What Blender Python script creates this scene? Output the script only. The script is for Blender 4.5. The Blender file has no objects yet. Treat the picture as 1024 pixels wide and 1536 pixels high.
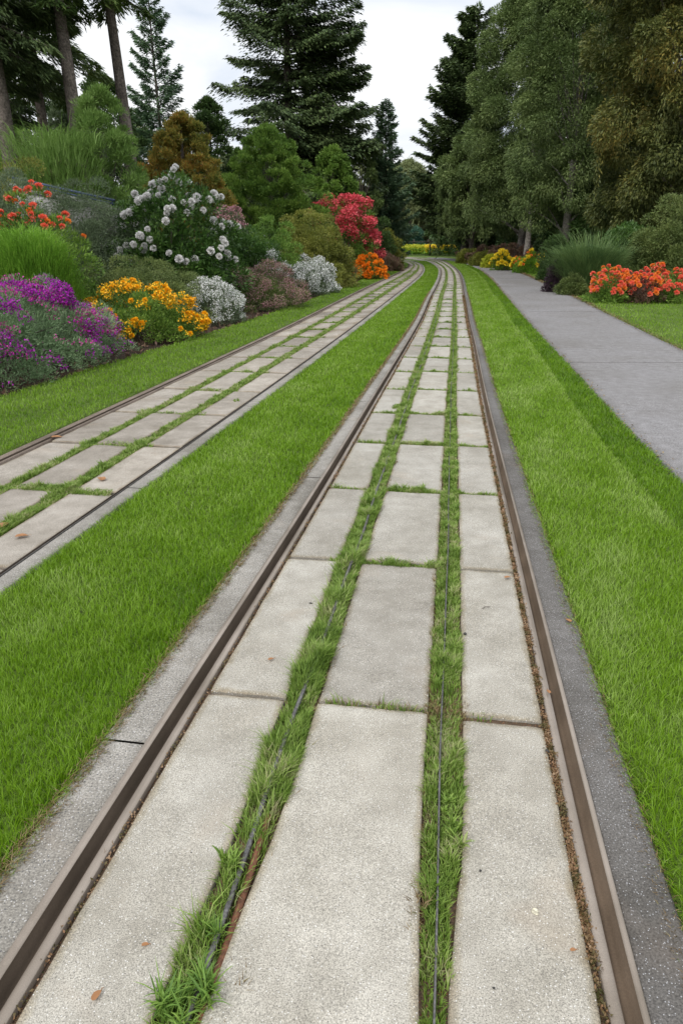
import bpy, math
import numpy as np
R = math.radians
rng = np.random.default_rng(11)
scene = bpy.context.scene
col = scene.collection
H_EYE, FPX, YH = 1.6, 1109.0, 356.0
TH = math.atan((768-YH)/FPX)
CT, ST = math.cos(TH), math.sin(TH)

# ---------------------------------------------------------------- helpers
def at(px, py, D):
    """X and z of a photo direction at ground distance D (used to size and place real objects)"""
    u = (px-512)/FPX; v = (py-768)/FPX
    Y = CT-v*ST; Z = -ST-v*CT
    t = D/Y
    return u*t, H_EYE+Z*t
def gnd(px, py, z=0.0):
    u = (px-512)/FPX; v = (py-768)/FPX
    Y = CT-v*ST; Z = -ST-v*CT
    t = (z-H_EYE)/Z
    return u*t, Y*t

def tag(o, label=None, cat=None, group=None, kind=None):
    if label: o['label'] = label
    if cat: o['category'] = cat
    if group: o['group'] = group
    if kind: o['kind'] = kind
    return o
def empty(name, x, y, z=0, rz=0):
    o = bpy.data.objects.new(name, None); col.objects.link(o)
    o.location = (x, y, z); o.rotation_euler = (0, 0, rz); o.empty_display_size = .2
    return o
def link(name, me, parent=None):
    o = bpy.data.objects.new(name, me); col.objects.link(o)
    if parent: o.parent = parent
    return o
def copy_tree(o, parent=None):
    c = o.copy(); col.objects.link(c); c.parent = parent
    for ch in list(o.children): copy_tree(ch, c)
    return c

class Buf:
    """collects numpy vertex / face arrays and builds ONE mesh"""
    def __init__(s): s.v=[]; s.f={}; s.n=0; s.tone=[]; s.mi=[]
    def add(s, V, F, tone=None):
        V=np.asarray(V,dtype=np.float32).reshape(-1,3); F=np.asarray(F,dtype=np.int64)
        if len(V)==0: return
        s.v.append(V); s.f.setdefault(F.shape[1],[]).append(F+s.n); s.n+=len(V)
        s.tone.append(np.full(len(V),.5,np.float32) if tone is None else np.broadcast_to(np.asarray(tone,np.float32),(len(V),)))
    def mesh(s, name, mat, smooth=False):
        me=bpy.data.meshes.new(name)
        V=np.concatenate(s.v); me.vertices.add(len(V)); me.vertices.foreach_set('co',V.ravel())
        idx=[];st=[];tot=[];p=0
        for k,l in s.f.items():
            F=np.concatenate(l); idx.append(F.ravel()); st.append(p+np.arange(len(F))*k); tot.append(np.full(len(F),k)); p+=F.size
        idx=np.concatenate(idx).astype(np.int32)
        st=np.concatenate(st).astype(np.int32)
        me.loops.add(len(idx)); me.loops.foreach_set('vertex_index',idx)
        me.polygons.add(len(st)); me.polygons.foreach_set('loop_start',st)
        me.update(calc_edges=True); me.validate()
        a=me.attributes.new('tone','FLOAT','POINT')
        t=np.concatenate(s.tone).astype(np.float32)
        if len(a.data)==len(t): a.data.foreach_set('value',t)
        if smooth: me.polygons.foreach_set('use_smooth',np.ones(len(me.polygons),dtype=bool))
        if mat: me.materials.append(mat)
        return me
    def obj(s, name, mat, parent=None, smooth=False):
        return link(name, s.mesh(name,mat,smooth), parent)

def unit(v): return v/np.maximum(np.linalg.norm(v,axis=-1,keepdims=True),1e-9)
def rdir(n): return unit(rng.normal(size=(n,3)))

def leaves(b, O, D, L, W, up=.8, fold=.12, tone=None):
    """diamond leaves folded a little along the midrib"""
    n=len(O)
    if n==0: return
    D=unit(D); L=np.broadcast_to(L,(n,)).reshape(-1,1); W=np.broadcast_to(W,(n,)).reshape(-1,1)
    ref=np.array([0,0,up])+rdir(n)*.75
    S=unit(np.cross(D,ref)); N=np.cross(S,D)
    V=np.stack([O, O+D*L*.42+S*W*.5+N*W*fold, O+D*L-N*L*.08, O+D*L*.42-S*W*.5+N*W*fold],1)
    F=np.arange(n*4).reshape(n,4)
    b.add(V.reshape(-1,3),F, None if tone is None else np.repeat(np.broadcast_to(tone,(n,)),4))

def blades(b, B, az, Hh, reach, W, seg=2, droop=.35, tone=None):
    """arching ribbons from points B: height Hh, horizontal reach, width W"""
    n=len(B)
    if n==0: return
    g=lambda a: np.broadcast_to(a,(n,)).reshape(-1,1)
    Hh,reach,W=g(Hh),g(reach),g(W)
    d=np.stack([np.cos(az),np.sin(az),np.zeros(n)],1); s=np.stack([-np.sin(az),np.cos(az),np.zeros(n)],1)
    rot=rng.uniform(-.9,.9,n).reshape(-1,1); s=unit(s*np.cos(rot)+d*np.sin(rot))
    rows=[]
    for k in range(seg):
        t=k/seg
        c=B+d*reach*t**1.7+np.array([0,0,1.])*Hh*(t-droop*t*t)*(1/(1-droop) if droop<.6 else 1.6)
        w=W*.5*(1-.55*t)
        rows+= [c-s*w, c+s*w]
    tip=B+d*reach+np.array([0,0,1.])*Hh*(1-droop)*(1/(1-droop) if droop<.6 else 1.6)
    rows.append(tip)
    V=np.stack(rows,1); m=2*seg+1
    base=(np.arange(n)*m).reshape(-1,1)
    q=[]
    for k in range(seg-1): q.append(base+np.array([2*k,2*k+1,2*k+3,2*k+2]))
    tn=None if tone is None else np.repeat(np.broadcast_to(tone,(n,)),m)
    n0=b.n
    tri=base+np.array([2*seg-2,2*seg-1,2*seg])
    if q:
        b.add(V.reshape(-1,3),np.concatenate(q),tn)
        b.f.setdefault(3,[]).append(tri+n0)
    else: b.add(V.reshape(-1,3),tri,tn)

def tube(b, P, rad, seg=8, cap=True):
    P=np.asarray(P,float); rad=np.broadcast_to(rad,(len(P),))
    T=unit(np.gradient(P,axis=0)); ref=np.array([.31,.95,.08])
    A=unit(np.cross(T,ref)); Bn=np.cross(T,A)
    a=np.arange(seg)/seg*2*math.pi
    V=P[:,None,:]+rad[:,None,None]*(np.cos(a)[None,:,None]*A[:,None,:]+np.sin(a)[None,:,None]*Bn[:,None,:])
    F=[]
    for i in range(len(P)-1):
        for j in range(seg):
            k=(j+1)%seg; F.append((i*seg+j,i*seg+k,(i+1)*seg+k,(i+1)*seg+j))
    n0=b.n
    b.add(V.reshape(-1,3),F)
    if cap: b.f.setdefault(seg,[]).append(np.array([[n0+(len(P)-1)*seg+j for j in range(seg)]]))

def box(b, c, s, rz=0):
    x,y,z=[d/2 for d in s]
    V=np.array([(-x,-y,-z),(x,-y,-z),(x,y,-z),(-x,y,-z),(-x,-y,z),(x,-y,z),(x,y,z),(-x,y,z)])
    cr,sr=math.cos(rz),math.sin(rz)
    V=np.stack([V[:,0]*cr-V[:,1]*sr,V[:,0]*sr+V[:,1]*cr,V[:,2]],1)+np.array(c)
    b.add(V,[(0,3,2,1),(4,5,6,7),(0,1,5,4),(1,2,6,5),(2,3,7,6),(3,0,4,7)])

# ---------------------------------------------------------------- materials
def new_mat(name):
    m=bpy.data.materials.new(name); m.use_nodes=True; nt=m.node_tree; nt.nodes.clear()
    return m,nt,nt.nodes,nt.links
def ramp(N, stops):
    r=N.new('ShaderNodeValToRGB'); e=r.color_ramp.elements
    e[0].position=stops[0][0]; e[0].color=(*stops[0][1],1)
    e[1].position=stops[-1][0]; e[1].color=(*stops[-1][1],1)
    for p,c in stops[1:-1]:
        k=e.new(p); k.color=(*c,1)
    return r
def noise(N,Lk,scale,detail=3,rough=.55,vec=None,dist=0):
    n=N.new('ShaderNodeTexNoise'); n.inputs['Scale'].default_value=scale; n.inputs['Detail'].default_value=detail
    n.inputs['Roughness'].default_value=rough; n.inputs['Distortion'].default_value=dist
    if vec: Lk.new(vec,n.inputs['Vector'])
    return n
def foliage(name, cols, nscale=1.2, transl=.25, rough=.55, nmix=.5, tone=0.0):
    """leaf colour: random per leaf, mixed with a slow variation between shoots"""
    m,nt,N,K=new_mat(name)
    geo=N.new('ShaderNodeNewGeometry'); tc=N.new('ShaderNodeTexCoord')
    nz=noise(N,K,nscale,2,.5,tc.outputs['Object'])
    mr=N.new('ShaderNodeMapRange'); mr.inputs[1].default_value=.3; mr.inputs[2].default_value=.7; K.new(nz.outputs[0],mr.inputs[0])
    mx=N.new('ShaderNodeMix'); mx.data_type='FLOAT'; mx.inputs[0].default_value=nmix
    K.new(geo.outputs['Random Per Island'],mx.inputs[2]); K.new(mr.outputs[0],mx.inputs[3])
    src=mx.outputs[0]
    if tone:
        at_=N.new('ShaderNodeAttribute'); at_.attribute_name='tone'
        mx2=N.new('ShaderNodeMix'); mx2.data_type='FLOAT'; mx2.inputs[0].default_value=tone
        K.new(src,mx2.inputs[2]); K.new(at_.outputs['Fac'],mx2.inputs[3]); src=mx2.outputs[0]
    n=len(cols); st=[(.12+.76*i/(n-1),c) for i,c in enumerate(cols)]
    r=ramp(N,st); K.new(src,r.inputs[0])
    p=N.new('ShaderNodeBsdfPrincipled'); p.inputs['Roughness'].default_value=rough; p.inputs['Specular IOR Level'].default_value=.3
    K.new(r.outputs[0],p.inputs['Base Color'])
    t=N.new('ShaderNodeBsdfTranslucent'); K.new(r.outputs[0],t.inputs[0])
    s=N.new('ShaderNodeMixShader'); s.inputs[0].default_value=transl
    K.new(p.outputs[0],s.inputs[1]); K.new(t.outputs[0],s.inputs[2])
    o=N.new('ShaderNodeOutputMaterial'); K.new(s.outputs[0],o.inputs[0])
    return m
def mineral(name, base, speck=(), fine=260, coarse=1.2, stain=.25, rough=.9, bump=.35, bumpd=.002, metallic=0, mid=18, warm=None, soft=1., slab=False):
    """stone / concrete / asphalt / soil: aggregate speckle, mottling and broad stains"""
    m,nt,N,K=new_mat(name); tc=N.new('ShaderNodeTexCoord'); v=tc.outputs['Object']
    b=np.array(base)
    n1=noise(N,K,fine,3,.7,v); n2=noise(N,K,mid,4,.6,v); n3=noise(N,K,coarse,5,.6,v,.4)
    r1=ramp(N,[(.30,tuple(b*(1-.55*soft))),(.5,tuple(b)),(.70,tuple(np.minimum(b*(1+.6*soft),.95)))]); K.new(n1.outputs[0],r1.inputs[0])
    r2=ramp(N,[(.3,(.80,.79,.77)),(.7,(1.1,1.1,1.1))]); K.new(n2.outputs[0],r2.inputs[0])
    s=1-stain
    r3=ramp(N,[(.32,(s,s*.98,s*.93)),(.62,(1.06,1.06,1.06))]); K.new(n3.outputs[0],r3.inputs[0])
    a=N.new('ShaderNodeMix'); a.data_type='RGBA'; a.blend_type='MULTIPLY'; a.inputs[0].default_value=1
    K.new(r1.outputs[0],a.inputs[6]); K.new(r2.outputs[0],a.inputs[7])
    c=N.new('ShaderNodeMix'); c.data_type='RGBA'; c.blend_type='MULTIPLY'; c.inputs[0].default_value=1
    K.new(a.outputs[2],c.inputs[6]); K.new(r3.outputs[0],c.inputs[7]); out=c.outputs[2]
    if warm:
        wn=noise(N,K,2.3,3,.6,v,.8); wr=ramp(N,[(.58,(0,0,0)),(.75,(1,1,1))]); K.new(wn.outputs[0],wr.inputs[0])
        w=N.new('ShaderNodeMix'); w.data_type='RGBA'; K.new(wr.outputs[0],w.inputs[0]); K.new(out,w.inputs[6]); w.inputs[7].default_value=(*warm,1)
        w2=N.new('ShaderNodeMix'); w2.data_type='RGBA'; w2.inputs[0].default_value=.3; K.new(out,w2.inputs[6]); K.new(w.outputs[2],w2.inputs[7]); out=w2.outputs[2]
    if slab:   # each slab its own tone, soiled where it borders the joints
        ge=N.new('ShaderNodeNewGeometry'); rs=ramp(N,[(0,(.80,.79,.775)),(.5,(.97,.97,.96)),(1,(1.08,1.075,1.05))]); K.new(ge.outputs['Random Per Island'],rs.inputs[0])
        q1=N.new('ShaderNodeMix'); q1.data_type='RGBA'; q1.blend_type='MULTIPLY'; q1.inputs[0].default_value=1; K.new(out,q1.inputs[6]); K.new(rs.outputs[0],q1.inputs[7])
        an=N.new('ShaderNodeAttribute'); an.attribute_name='tone'; en=noise(N,K,9,4,.65,v,.5)
        sb=N.new('ShaderNodeMath'); sb.operation='ADD'; K.new(an.outputs['Fac'],sb.inputs[0]); K.new(en.outputs[0],sb.inputs[1])
        er=ramp(N,[(.45,(.62,.54,.42)),(.8,(.86,.83,.76)),(1.,(1,1,1))]); K.new(sb.outputs[0],er.inputs[0])
        q2=N.new('ShaderNodeMix'); q2.data_type='RGBA'; q2.blend_type='MULTIPLY'; q2.inputs[0].default_value=.85; K.new(q1.outputs[2],q2.inputs[6]); K.new(er.outputs[0],q2.inputs[7]); out=q2.outputs[2]
    for sc,thr,colr in speck:
        vo=N.new('ShaderNodeTexVoronoi'); vo.inputs['Scale'].default_value=sc; K.new(v,vo.inputs['Vector'])
        rr=ramp(N,[(thr*.7,(1,1,1)),(thr,(0,0,0))]); K.new(vo.outputs['Distance'],rr.inputs[0])
        mm=N.new('ShaderNodeMix'); mm.data_type='RGBA'; K.new(rr.outputs[0],mm.inputs[0]); K.new(out,mm.inputs[6]); mm.inputs[7].default_value=(*colr,1); out=mm.outputs[2]
    p=N.new('ShaderNodeBsdfPrincipled'); p.inputs['Roughness'].default_value=rough; p.inputs['Metallic'].default_value=metallic
    p.inputs['Specular IOR Level'].default_value=.3
    K.new(out,p.inputs['Base Color'])
    ad=N.new('ShaderNodeMath'); ad.operation='ADD'; K.new(n1.outputs[0],ad.inputs[0]); K.new(n2.outputs[0],ad.inputs[1])
    bp=N.new('ShaderNodeBump'); bp.inputs['Strength'].default_value=bump; bp.inputs['Distance'].default_value=bumpd
    K.new(ad.outputs[0],bp.inputs['Height']); K.new(bp.outputs[0],p.inputs['Normal'])
    o=N.new('ShaderNodeOutputMaterial'); K.new(p.outputs[0],o.inputs[0])
    return m

M={}
M['concrete']=mineral('concrete',(.355,.337,.303),[(130,.20,(.13,.12,.11)),(95,.17,(.62,.61,.58)),(33,.045,(.05,.045,.04))],fine=290,coarse=1.1,stain=.22,warm=(.33,.26,.19),bump=.22,bumpd=.0012,mid=7,slab=True)
M['old_concrete']=mineral('old_concrete',(.33,.30,.265),[(90,.16,(.12,.11,.10)),(75,.12,(.6,.58,.55))],fine=220,coarse=1.4,stain=.3,warm=(.31,.24,.17),bump=.25,bumpd=.0015,mid=8,slab=True)
M['kerb_pale']=mineral('kerb_pale',(.28,.265,.24),[(80,.22,(.10,.10,.10)),(95,.2,(.5,.49,.48))],fine=150,stain=.4,warm=(.25,.2,.15),bump=.5,bumpd=.003,mid=14)
M['kerb_dark']=mineral('kerb_dark',(.135,.128,.122),[(110,.2,(.36,.36,.37)),(70,.10,(.42,.41,.4))],fine=170,stain=.35,warm=(.2,.155,.12),bump=.5,bumpd=.003,mid=14)
M['asphalt']=mineral('asphalt',(.205,.199,.202),[(70,.16,(.33,.33,.34)),(55,.12,(.1,.1,.1))],fine=110,coarse=.5,stain=.16,bump=.3,bumpd=.002,mid=9)
M['soil']=mineral('soil',(.055,.038,.024),[(40,.2,(.12,.08,.05))],fine=60,coarse=.7,stain=.4,bump=1,bumpd=.03,mid=12)
M['dirt']=mineral('dirt',(.15,.10,.065),[(120,.25,(.3,.13,.05)),(90,.2,(.06,.07,.02))],fine=180,stain=.5,bump=1,bumpd=.004,mid=25)
M['turf_soil']=mineral('turf_soil',(.09,.15,.018),[],fine=60,coarse=1.5,stain=.3,bump=1,bumpd=.02,mid=14)
M['steel_tan']=mineral('steel_tan',(.31,.265,.225),[],fine=500,coarse=1.5,stain=.28,rough=.38,bump=.0,bumpd=.0001,metallic=.4,mid=3,soft=.35)
M['groove_dirt_shade']=mineral('groove_dirt_shade',(.085,.063,.045),[],fine=200,coarse=2,stain=.3,bump=.1,bumpd=.001,mid=5,soft=.3)  # groove dirt, with the shadow inside the groove darkened into its colour
M['groove_rust']=mineral('groove_rust',(.125,.09,.062),[],fine=200,coarse=2,stain=.35,bump=.1,bumpd=.001,mid=5,soft=.3)
M['steel_dull']=mineral('steel_dull',(.19,.15,.12),[],fine=120,coarse=1.5,stain=.35,rough=.6,bump=.1,bumpd=.001,mid=6)
M['steel_dark']=mineral('steel_dark',(.07,.065,.06),[],fine=80,coarse=2,stain=.3,rough=.5,bump=.1,bumpd=.001,mid=12,metallic=.2)
M['steel_grey']=mineral('steel_grey',(.16,.155,.155),[],fine=90,coarse=3,stain=.3,rough=.4,bump=.1,bumpd=.001,metallic=.6,mid=20)
M['rust']=mineral('rust',(.17,.075,.04),[],fine=90,coarse=5,stain=.4,rough=.7,bump=.3,bumpd=.001,mid=20)
M['stone']=mineral('stone',(.30,.30,.29),[],fine=20,coarse=1,stain=.4,bump=.6,bumpd=.02,mid=4)
M['blue_steel']=mineral('blue_steel',(.06,.09,.15),[],fine=20,coarse=1,stain=.2,rough=.4,bump=.1,bumpd=.002,mid=4,metallic=.2)
M['bark']=mineral('bark',(.17,.145,.125),[],fine=14,coarse=.8,stain=.5,bump=1,bumpd=.05,mid=5)
M['bark_pale']=mineral('bark_pale',(.27,.25,.23),[],fine=14,coarse=.8,stain=.4,bump=1,bumpd=.03,mid=5)
M['post']=mineral('post',(.05,.042,.035),[],fine=14,coarse=.8,stain=.4,bump=.5,bumpd=.01,mid=5)
M['pebble']=mineral('pebble',(.06,.058,.055),[],fine=90,coarse=8,stain=.3,bump=.3,bumpd=.001,mid=30)
M['pebble_pale']=mineral('pebble_pale',(.5,.47,.37),[],fine=90,coarse=8,stain=.1,bump=.2,bumpd=.001,mid=30)
def F(name,*a,**k): M[name]=foliage(name,*a,**k)
F('lawn',[(0.0694,0.159,0.004),(0.1434,0.2777,0.006),(0.2072,0.3551,0.022),(0.336,0.4452,0.13)],nscale=2.2,nmix=.45,transl=.35,rough=.42,tone=.62)
F('weed',[(.09,.16,.022),(.17,.275,.04),(.26,.37,.08),(.42,.40,.22)],nscale=7,nmix=.5,transl=.3,rough=.5)
F('dry',[(.08,.06,.025),(.20,.13,.06),(.30,.22,.12),(.13,.17,.04)],nscale=9,nmix=.4,transl=.2)
F('moss',[(.06,.06,.015),(.14,.105,.045),(.22,.12,.06),(.34,.24,.15)],nscale=14,nmix=.6,transl=.1)
F('palewillow_haze',[(0.14,0.174,0.065),(0.224,0.2682,0.1105),(0.308,0.348,0.169)],nscale=.4,transl=.35)  # pale weeping foliage; its paleness also paints distance haze on the far woods
F('fir',[(0.0343,0.0611,0.024),(0.0655,0.1042,0.0384),(0.1123,0.165,0.0576),(0.1716,0.2333,0.084)],nscale=.35,transl=.12)
F('pine',[(0.0359,0.0699,0.0211),(0.0666,0.1211,0.0295),(0.1153,0.183,0.0421),(0.192,0.2556,0.0631)],nscale=.4,transl=.15)
F('bluefir',[(0.0759,0.1418,0.081),(0.1368,0.2268,0.1216),(0.2126,0.315,0.162)],nscale=.5,transl=.15)
F('larch',[(0.0702,0.1099,0.0382),(0.1286,0.1907,0.0595),(0.1987,0.2689,0.085)],nscale=.6,transl=.2)
F('willow',[(0.0663,0.1051,0.0327),(0.1176,0.1724,0.0534),(0.1801,0.2481,0.0816),(0.2465,0.3153,0.1113)],nscale=.5,transl=.25)
F('cedar',[(0.0604,0.0838,0.0234),(0.1098,0.134,0.0372),(0.1701,0.1805,0.0479),(0.2964,0.233,0.0532)],nscale=.28,transl=.22,nmix=.6)
F('deepgreen',[(0.0317,0.0581,0.0192),(0.0581,0.1109,0.0288),(0.1003,0.1637,0.0432)],nscale=.5,transl=.15)
F('midgreen',[(0.0741,0.147,0.0297),(0.1359,0.2486,0.0437),(0.2099,0.339,0.0597),(0.2963,0.4294,0.0894)],nscale=.8,transl=.3)
F('brightgreen',[(0.1304,0.2608,0.0327),(0.2173,0.413,0.0478),(0.3478,0.5651,0.0869)],nscale=1.5,transl=.35)
F('airy',[(0.1101,0.2045,0.0472),(0.1888,0.3146,0.0708),(0.2831,0.4247,0.1258)],nscale=1.0,transl=.35)
F('greygreen',[(0.0889,0.127,0.0681),(0.165,0.2234,0.1166),(0.2539,0.3174,0.1822)],nscale=1.2,transl=.2)
F('silver',[(0.1095,0.1797,0.0846),(0.1825,0.2855,0.1385),(0.2921,0.4019,0.2154)],nscale=3,transl=.2)
F('olive',[(0.0862,0.1035,0.0207),(0.1639,0.1898,0.0345),(0.2587,0.2846,0.0517),(0.345,0.3277,0.0862)],nscale=1.4,transl=.25)
F('heathgreen',[(0.08,0.12,0.036),(0.15,0.2,0.06),(0.24,0.29,0.09)],nscale=1.8,transl=.2)
F('amber',[(.14,.19,.04),(.26,.27,.06),(.42,.33,.07),(.52,.26,.06)],nscale=.9,transl=.3)
F('glossy',[(0.0364,0.081,0.0202),(0.0708,0.1518,0.0304),(0.1316,0.2328,0.0506)],nscale=1.2,transl=.15,rough=.35)
F('bronze',[(0.0847,0.0539,0.0431),(0.154,0.0893,0.0693),(0.2156,0.1386,0.0924),(0.1078,0.1232,0.0462)],nscale=1.5,transl=.2)
F('pinkheath',[(0.1848,0.1309,0.1078),(0.3696,0.1694,0.2002),(0.4928,0.2618,0.2926),(0.2156,0.2002,0.1078)],nscale=1.6,transl=0.1)
F('plumleaf',[(0.036,0.024,0.0336),(0.072,0.042,0.06),(0.108,0.072,0.084)],nscale=1.5,transl=.2)
F('bluegreen',[(0.035,0.0966,0.063),(0.063,0.153,0.098),(0.098,0.2093,0.14)],nscale=1,transl=.2)
F('fountain',[(0.0614,0.1183,0.0387),(0.1229,0.2028,0.0663),(0.2106,0.3042,0.105)],nscale=2,transl=.25)
F('purple',[(0.187,0.0044,0.22),(0.341,0.011,0.352),(0.484,0.033,0.462)],nscale=4,transl=0.12)
F('magenta',[(0.34,0.008,0.18),(0.48,0.02,0.28),(0.56,0.06,0.36)],nscale=4,transl=0.12)
F('orangeyellow',[(0.85,0.36,0.008),(0.9,0.48,0.012),(0.92,0.58,0.03)],nscale=3,transl=0.12)
F('marigold',[(0.7,0.15,0.006),(0.85,0.24,0.01),(0.9,0.34,0.02)],nscale=3,transl=0.12)
F('yellow',[(0.6,0.42,0.02),(0.8,0.6,0.03),(0.9,0.75,0.06)],nscale=3,transl=0.12)
F('lime',[(.25,.30,.02),(.42,.46,.04),(.6,.6,.06)],nscale=.6,transl=.3)
F('coral',[(0.8,0.09,0.05),(0.88,0.18,0.11),(0.9,0.32,0.22)],nscale=3,transl=0.12)
F('tangerine',[(0.84,0.18,0.03),(0.88,0.28,0.05),(0.9,0.38,0.08)],nscale=3,transl=0.12)
F('red',[(0.5,0.03,0.06),(0.74,0.09,0.12),(0.82,0.22,0.22)],nscale=2.5,transl=0.15)
F('white',[(0.735,0.714,0.693),(0.861,0.8505,0.8295),(0.8925,0.861,0.861)],nscale=3,transl=0.1)
F('whiteheath',[(0.56,0.56,0.5264),(0.8512,0.84,0.84),(0.95,0.9408,0.95)],nscale=5,transl=0.12,nmix=.35)
F('deadleaf',[(.24,.12,.05),(.33,.16,.07),(.40,.22,.11)],nscale=30,transl=.15)

# ---------------------------------------------------------------- the corridor's plan curves
def curve(kn):
    K=np.array(kn,float); x,y=K[:,0],K[:,1]
    m=np.gradient(x,y); ys=[];xs=[]
    for i in range(len(y)-1):
        t=np.linspace(0,1,14,endpoint=False); h=y[i+1]-y[i]
        ys.append(y[i]+t*h); xs.append((2*t**3-3*t**2+1)*x[i]+(t**3-2*t**2+t)*h*m[i]+(-2*t**3+3*t**2)*x[i+1]+(t**3-t**2)*h*m[i+1])
    ys=np.append(np.concatenate(ys),y[-1]); xs=np.append(np.concatenate(xs),x[-1])
    return lambda Y: np.interp(Y,ys,xs)
AL=curve([(-1.48,-3),(-.68,1.84),(-.27,4.17),(.43,8.38),(1.02,11.95),(1.58,15.43),(2.48,21.6),(3.5,28.25),(4.52,35.5),(5.35,42.4),(5.95,49.9),(6.25,57),(6.1,62)])
AR=curve([(.16,-3),(.66,1.12),(.925,3.12),(1.54,7.78),(2.12,11.9),(2.64,15.69),(3.12,19.01),(3.83,24.03),(4.76,30.5),(5.85,39.),(6.68,47.5),(7.3,55.5),(7.45,62)])
BL=curve([(-4.1,-3),(-2.62,5.47),(-1.93,9.3),(-1.17,13.63),(.1,21.6),(1.05,27.5),(2.1,33.6),(3.15,40),(4.05,46.5),(4.6,53),(4.75,58)])
BR=curve([(-2.9,-3),(-1.72,3.44),(-.84,8.3),(.38,15.4),(1.48,22.1),(2.62,29.1),(3.6,35.5),(4.3,41),(5.0,49),(5.3,56),(5.3,60)])
BED=curve([(-6.4,-3),(-3.7,7.96),(-2.87,11.57),(-2.27,14.14),(-1.68,17.12),(-1.06,20.44),(-.3,24.34),(1.35,35),(2.6,42),(3.6,48),(4.3,58)])
PL=curve([(1.9,-3),(2.4,5.),(2.6,6.6),(3.04,9.81),(3.67,14.47),(4.92,23.16),(6.4,33.6),(7.5,43.3),(8.0,52.),(7.9,60),(7.2,66)])
PR=curve([(3.6,-3),(4.35,5),(5.17,11.35),(6.05,17.76),(6.87,23.44),(7.55,28.67),(8.7,38.24),(9.3,45.3),(9.5,52),(9.2,60),(8.6,67)])

class Track:
    def __init__(s, fl, fr, far, s1):
        S=[];L=[];Rr=[]
        for q in np.concatenate([np.arange(-2,8,.15),np.arange(8,s1,.5)]):
            sl=(fl(q+.3)-fl(q-.3)+fr(q+.3)-fr(q-.3))/1.2
            a=(fr(q)-fl(q))*sl/2
            L.append((float(fl(q+a)),q+a)); Rr.append((float(fr(q-a)),q-a)); S.append(q)
        q=s1
        for l,r in far:
            q+=3; L.append(l); Rr.append(r); S.append(q)
        s.S=np.array(S); s.L=np.array(L); s.R=np.array(Rr); s.s1=s1; s.smax=q
        # refine the far bend
        D=np.concatenate([s.S[s.S<s1-6],np.arange(s1-6,q,.5)])
        k=np.array([.06,.24,.4,.24,.06])
        def sm(A):
            out=np.stack([np.interp(D,s.S,A[:,i]) for i in (0,1)],1); far_=D>s1-10
            for _ in range(6):
                for i in (0,1):
                    c=np.convolve(np.pad(out[:,i],2,mode='edge'),k,'valid'); out[:,i]=np.where(far_,c,out[:,i])
            return out
        s.L,s.R=sm(s.L),sm(s.R); s.S=D
    def p(s,q,t,off=0.):
        q=np.atleast_1d(np.asarray(q,float)); t=np.broadcast_to(t,q.shape); off=np.broadcast_to(off,q.shape)
        l=np.stack([np.interp(q,s.S,s.L[:,i]) for i in (0,1)],1); r=np.stack([np.interp(q,s.S,s.R[:,i]) for i in (0,1)],1)
        c=(l+r)/2; h=(r-l)/2; g=np.linalg.norm(h,axis=1,keepdims=True); n=h/g
        return c+h*t[:,None]+n*off[:,None]*(g/.70)
A=Track(AL,AR,[((5.9,63.5),(7.35,64)),((4.7,66.5),(5.9,68.2)),((1.5,68.5),(2,71)),((-4,69.6),(-4,72)),((-12,69.8),(-12,72.2))],56)
B=Track(BL,BR,[((4.4,57.5),(5.0,61)),((3.0,60.5),(3.4,63.2)),((0,62),(0,64.6)),((-6,62.6),(-6,65.2)),((-12,62.6),(-12,65.2))],51)

def sweep(name, T, prof, mat, parent=None, q0=-2, q1=None, smooth=False, wob=0.0, obj=True, b=None):
    """extrude a cross-section (t, offset, z) along a track"""
    qe=min(q1 or T.smax,T.smax); q=np.unique(np.concatenate([[q0],T.S[(T.S>q0+.01)&(T.S<qe-.01)],[qe]]))
    m=len(prof); rows=[]
    for t,off,z in prof:
        xy=T.p(q,t,off+ (wob*np.sin(q*7.3)+wob*np.sin(q*17.1+1.3) if wob and off==max(abs(o[1]) for o in prof)*np.sign(off) else 0))
        rows.append(np.concatenate([xy,np.full((len(q),1),z)],1))
    V=np.stack(rows,1).reshape(-1,3); Fc=[]
    i=np.arange(len(q)-1)
    for j in range(m-1):
        Fc.append(np.stack([i*m+j,i*m+j+1,(i+1)*m+j+1,(i+1)*m+j],1))
    bb=b or Buf(); bb.add(V,np.concatenate(Fc))
    return bb.obj(name,mat,parent,smooth) if obj else bb

def between(name, f1, f2, Y0, Y1, z, mat, n=8, step=.5, skirt=.12, jit=0.0):
    Ys=np.concatenate([np.arange(Y0,min(12,Y1),.12),np.arange(12,Y1+.01,step)]) if Y1>12 else np.arange(Y0,Y1,.12)
    m=n+1; x1,x2=f1(Ys),f2(Ys)
    if jit:
        j1=np.convolve(rng.normal(size=len(Ys)+4),np.ones(5)/5,'valid')*jit; j2=np.convolve(rng.normal(size=len(Ys)+4),np.ones(5)/5,'valid')*jit
        x1=x1+j1; x2=x2+j2
    cols_=[(x1,np.full(len(Ys),z-skirt))]
    for k in range(m):
        u=k/n; zz=z-(.012 if k in(0,n) else 0)
        cols_.append((x1+(x2-x1)*u,np.full(len(Ys),zz)))
    cols_.append((x2,np.full(len(Ys),z-skirt)))
    V=np.stack([np.stack([x,Ys,zz],1) for x,zz in cols_],1).reshape(-1,3); w=len(cols_); i=np.arange(len(Ys)-1)
    b=Buf(); b.add(V,np.concatenate([np.stack([i*w+j,i*w+j+1,(i+1)*w+j+1,(i+1)*w+j],1) for j in range(w-1)]))
    return b.obj(name,mat)

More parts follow.
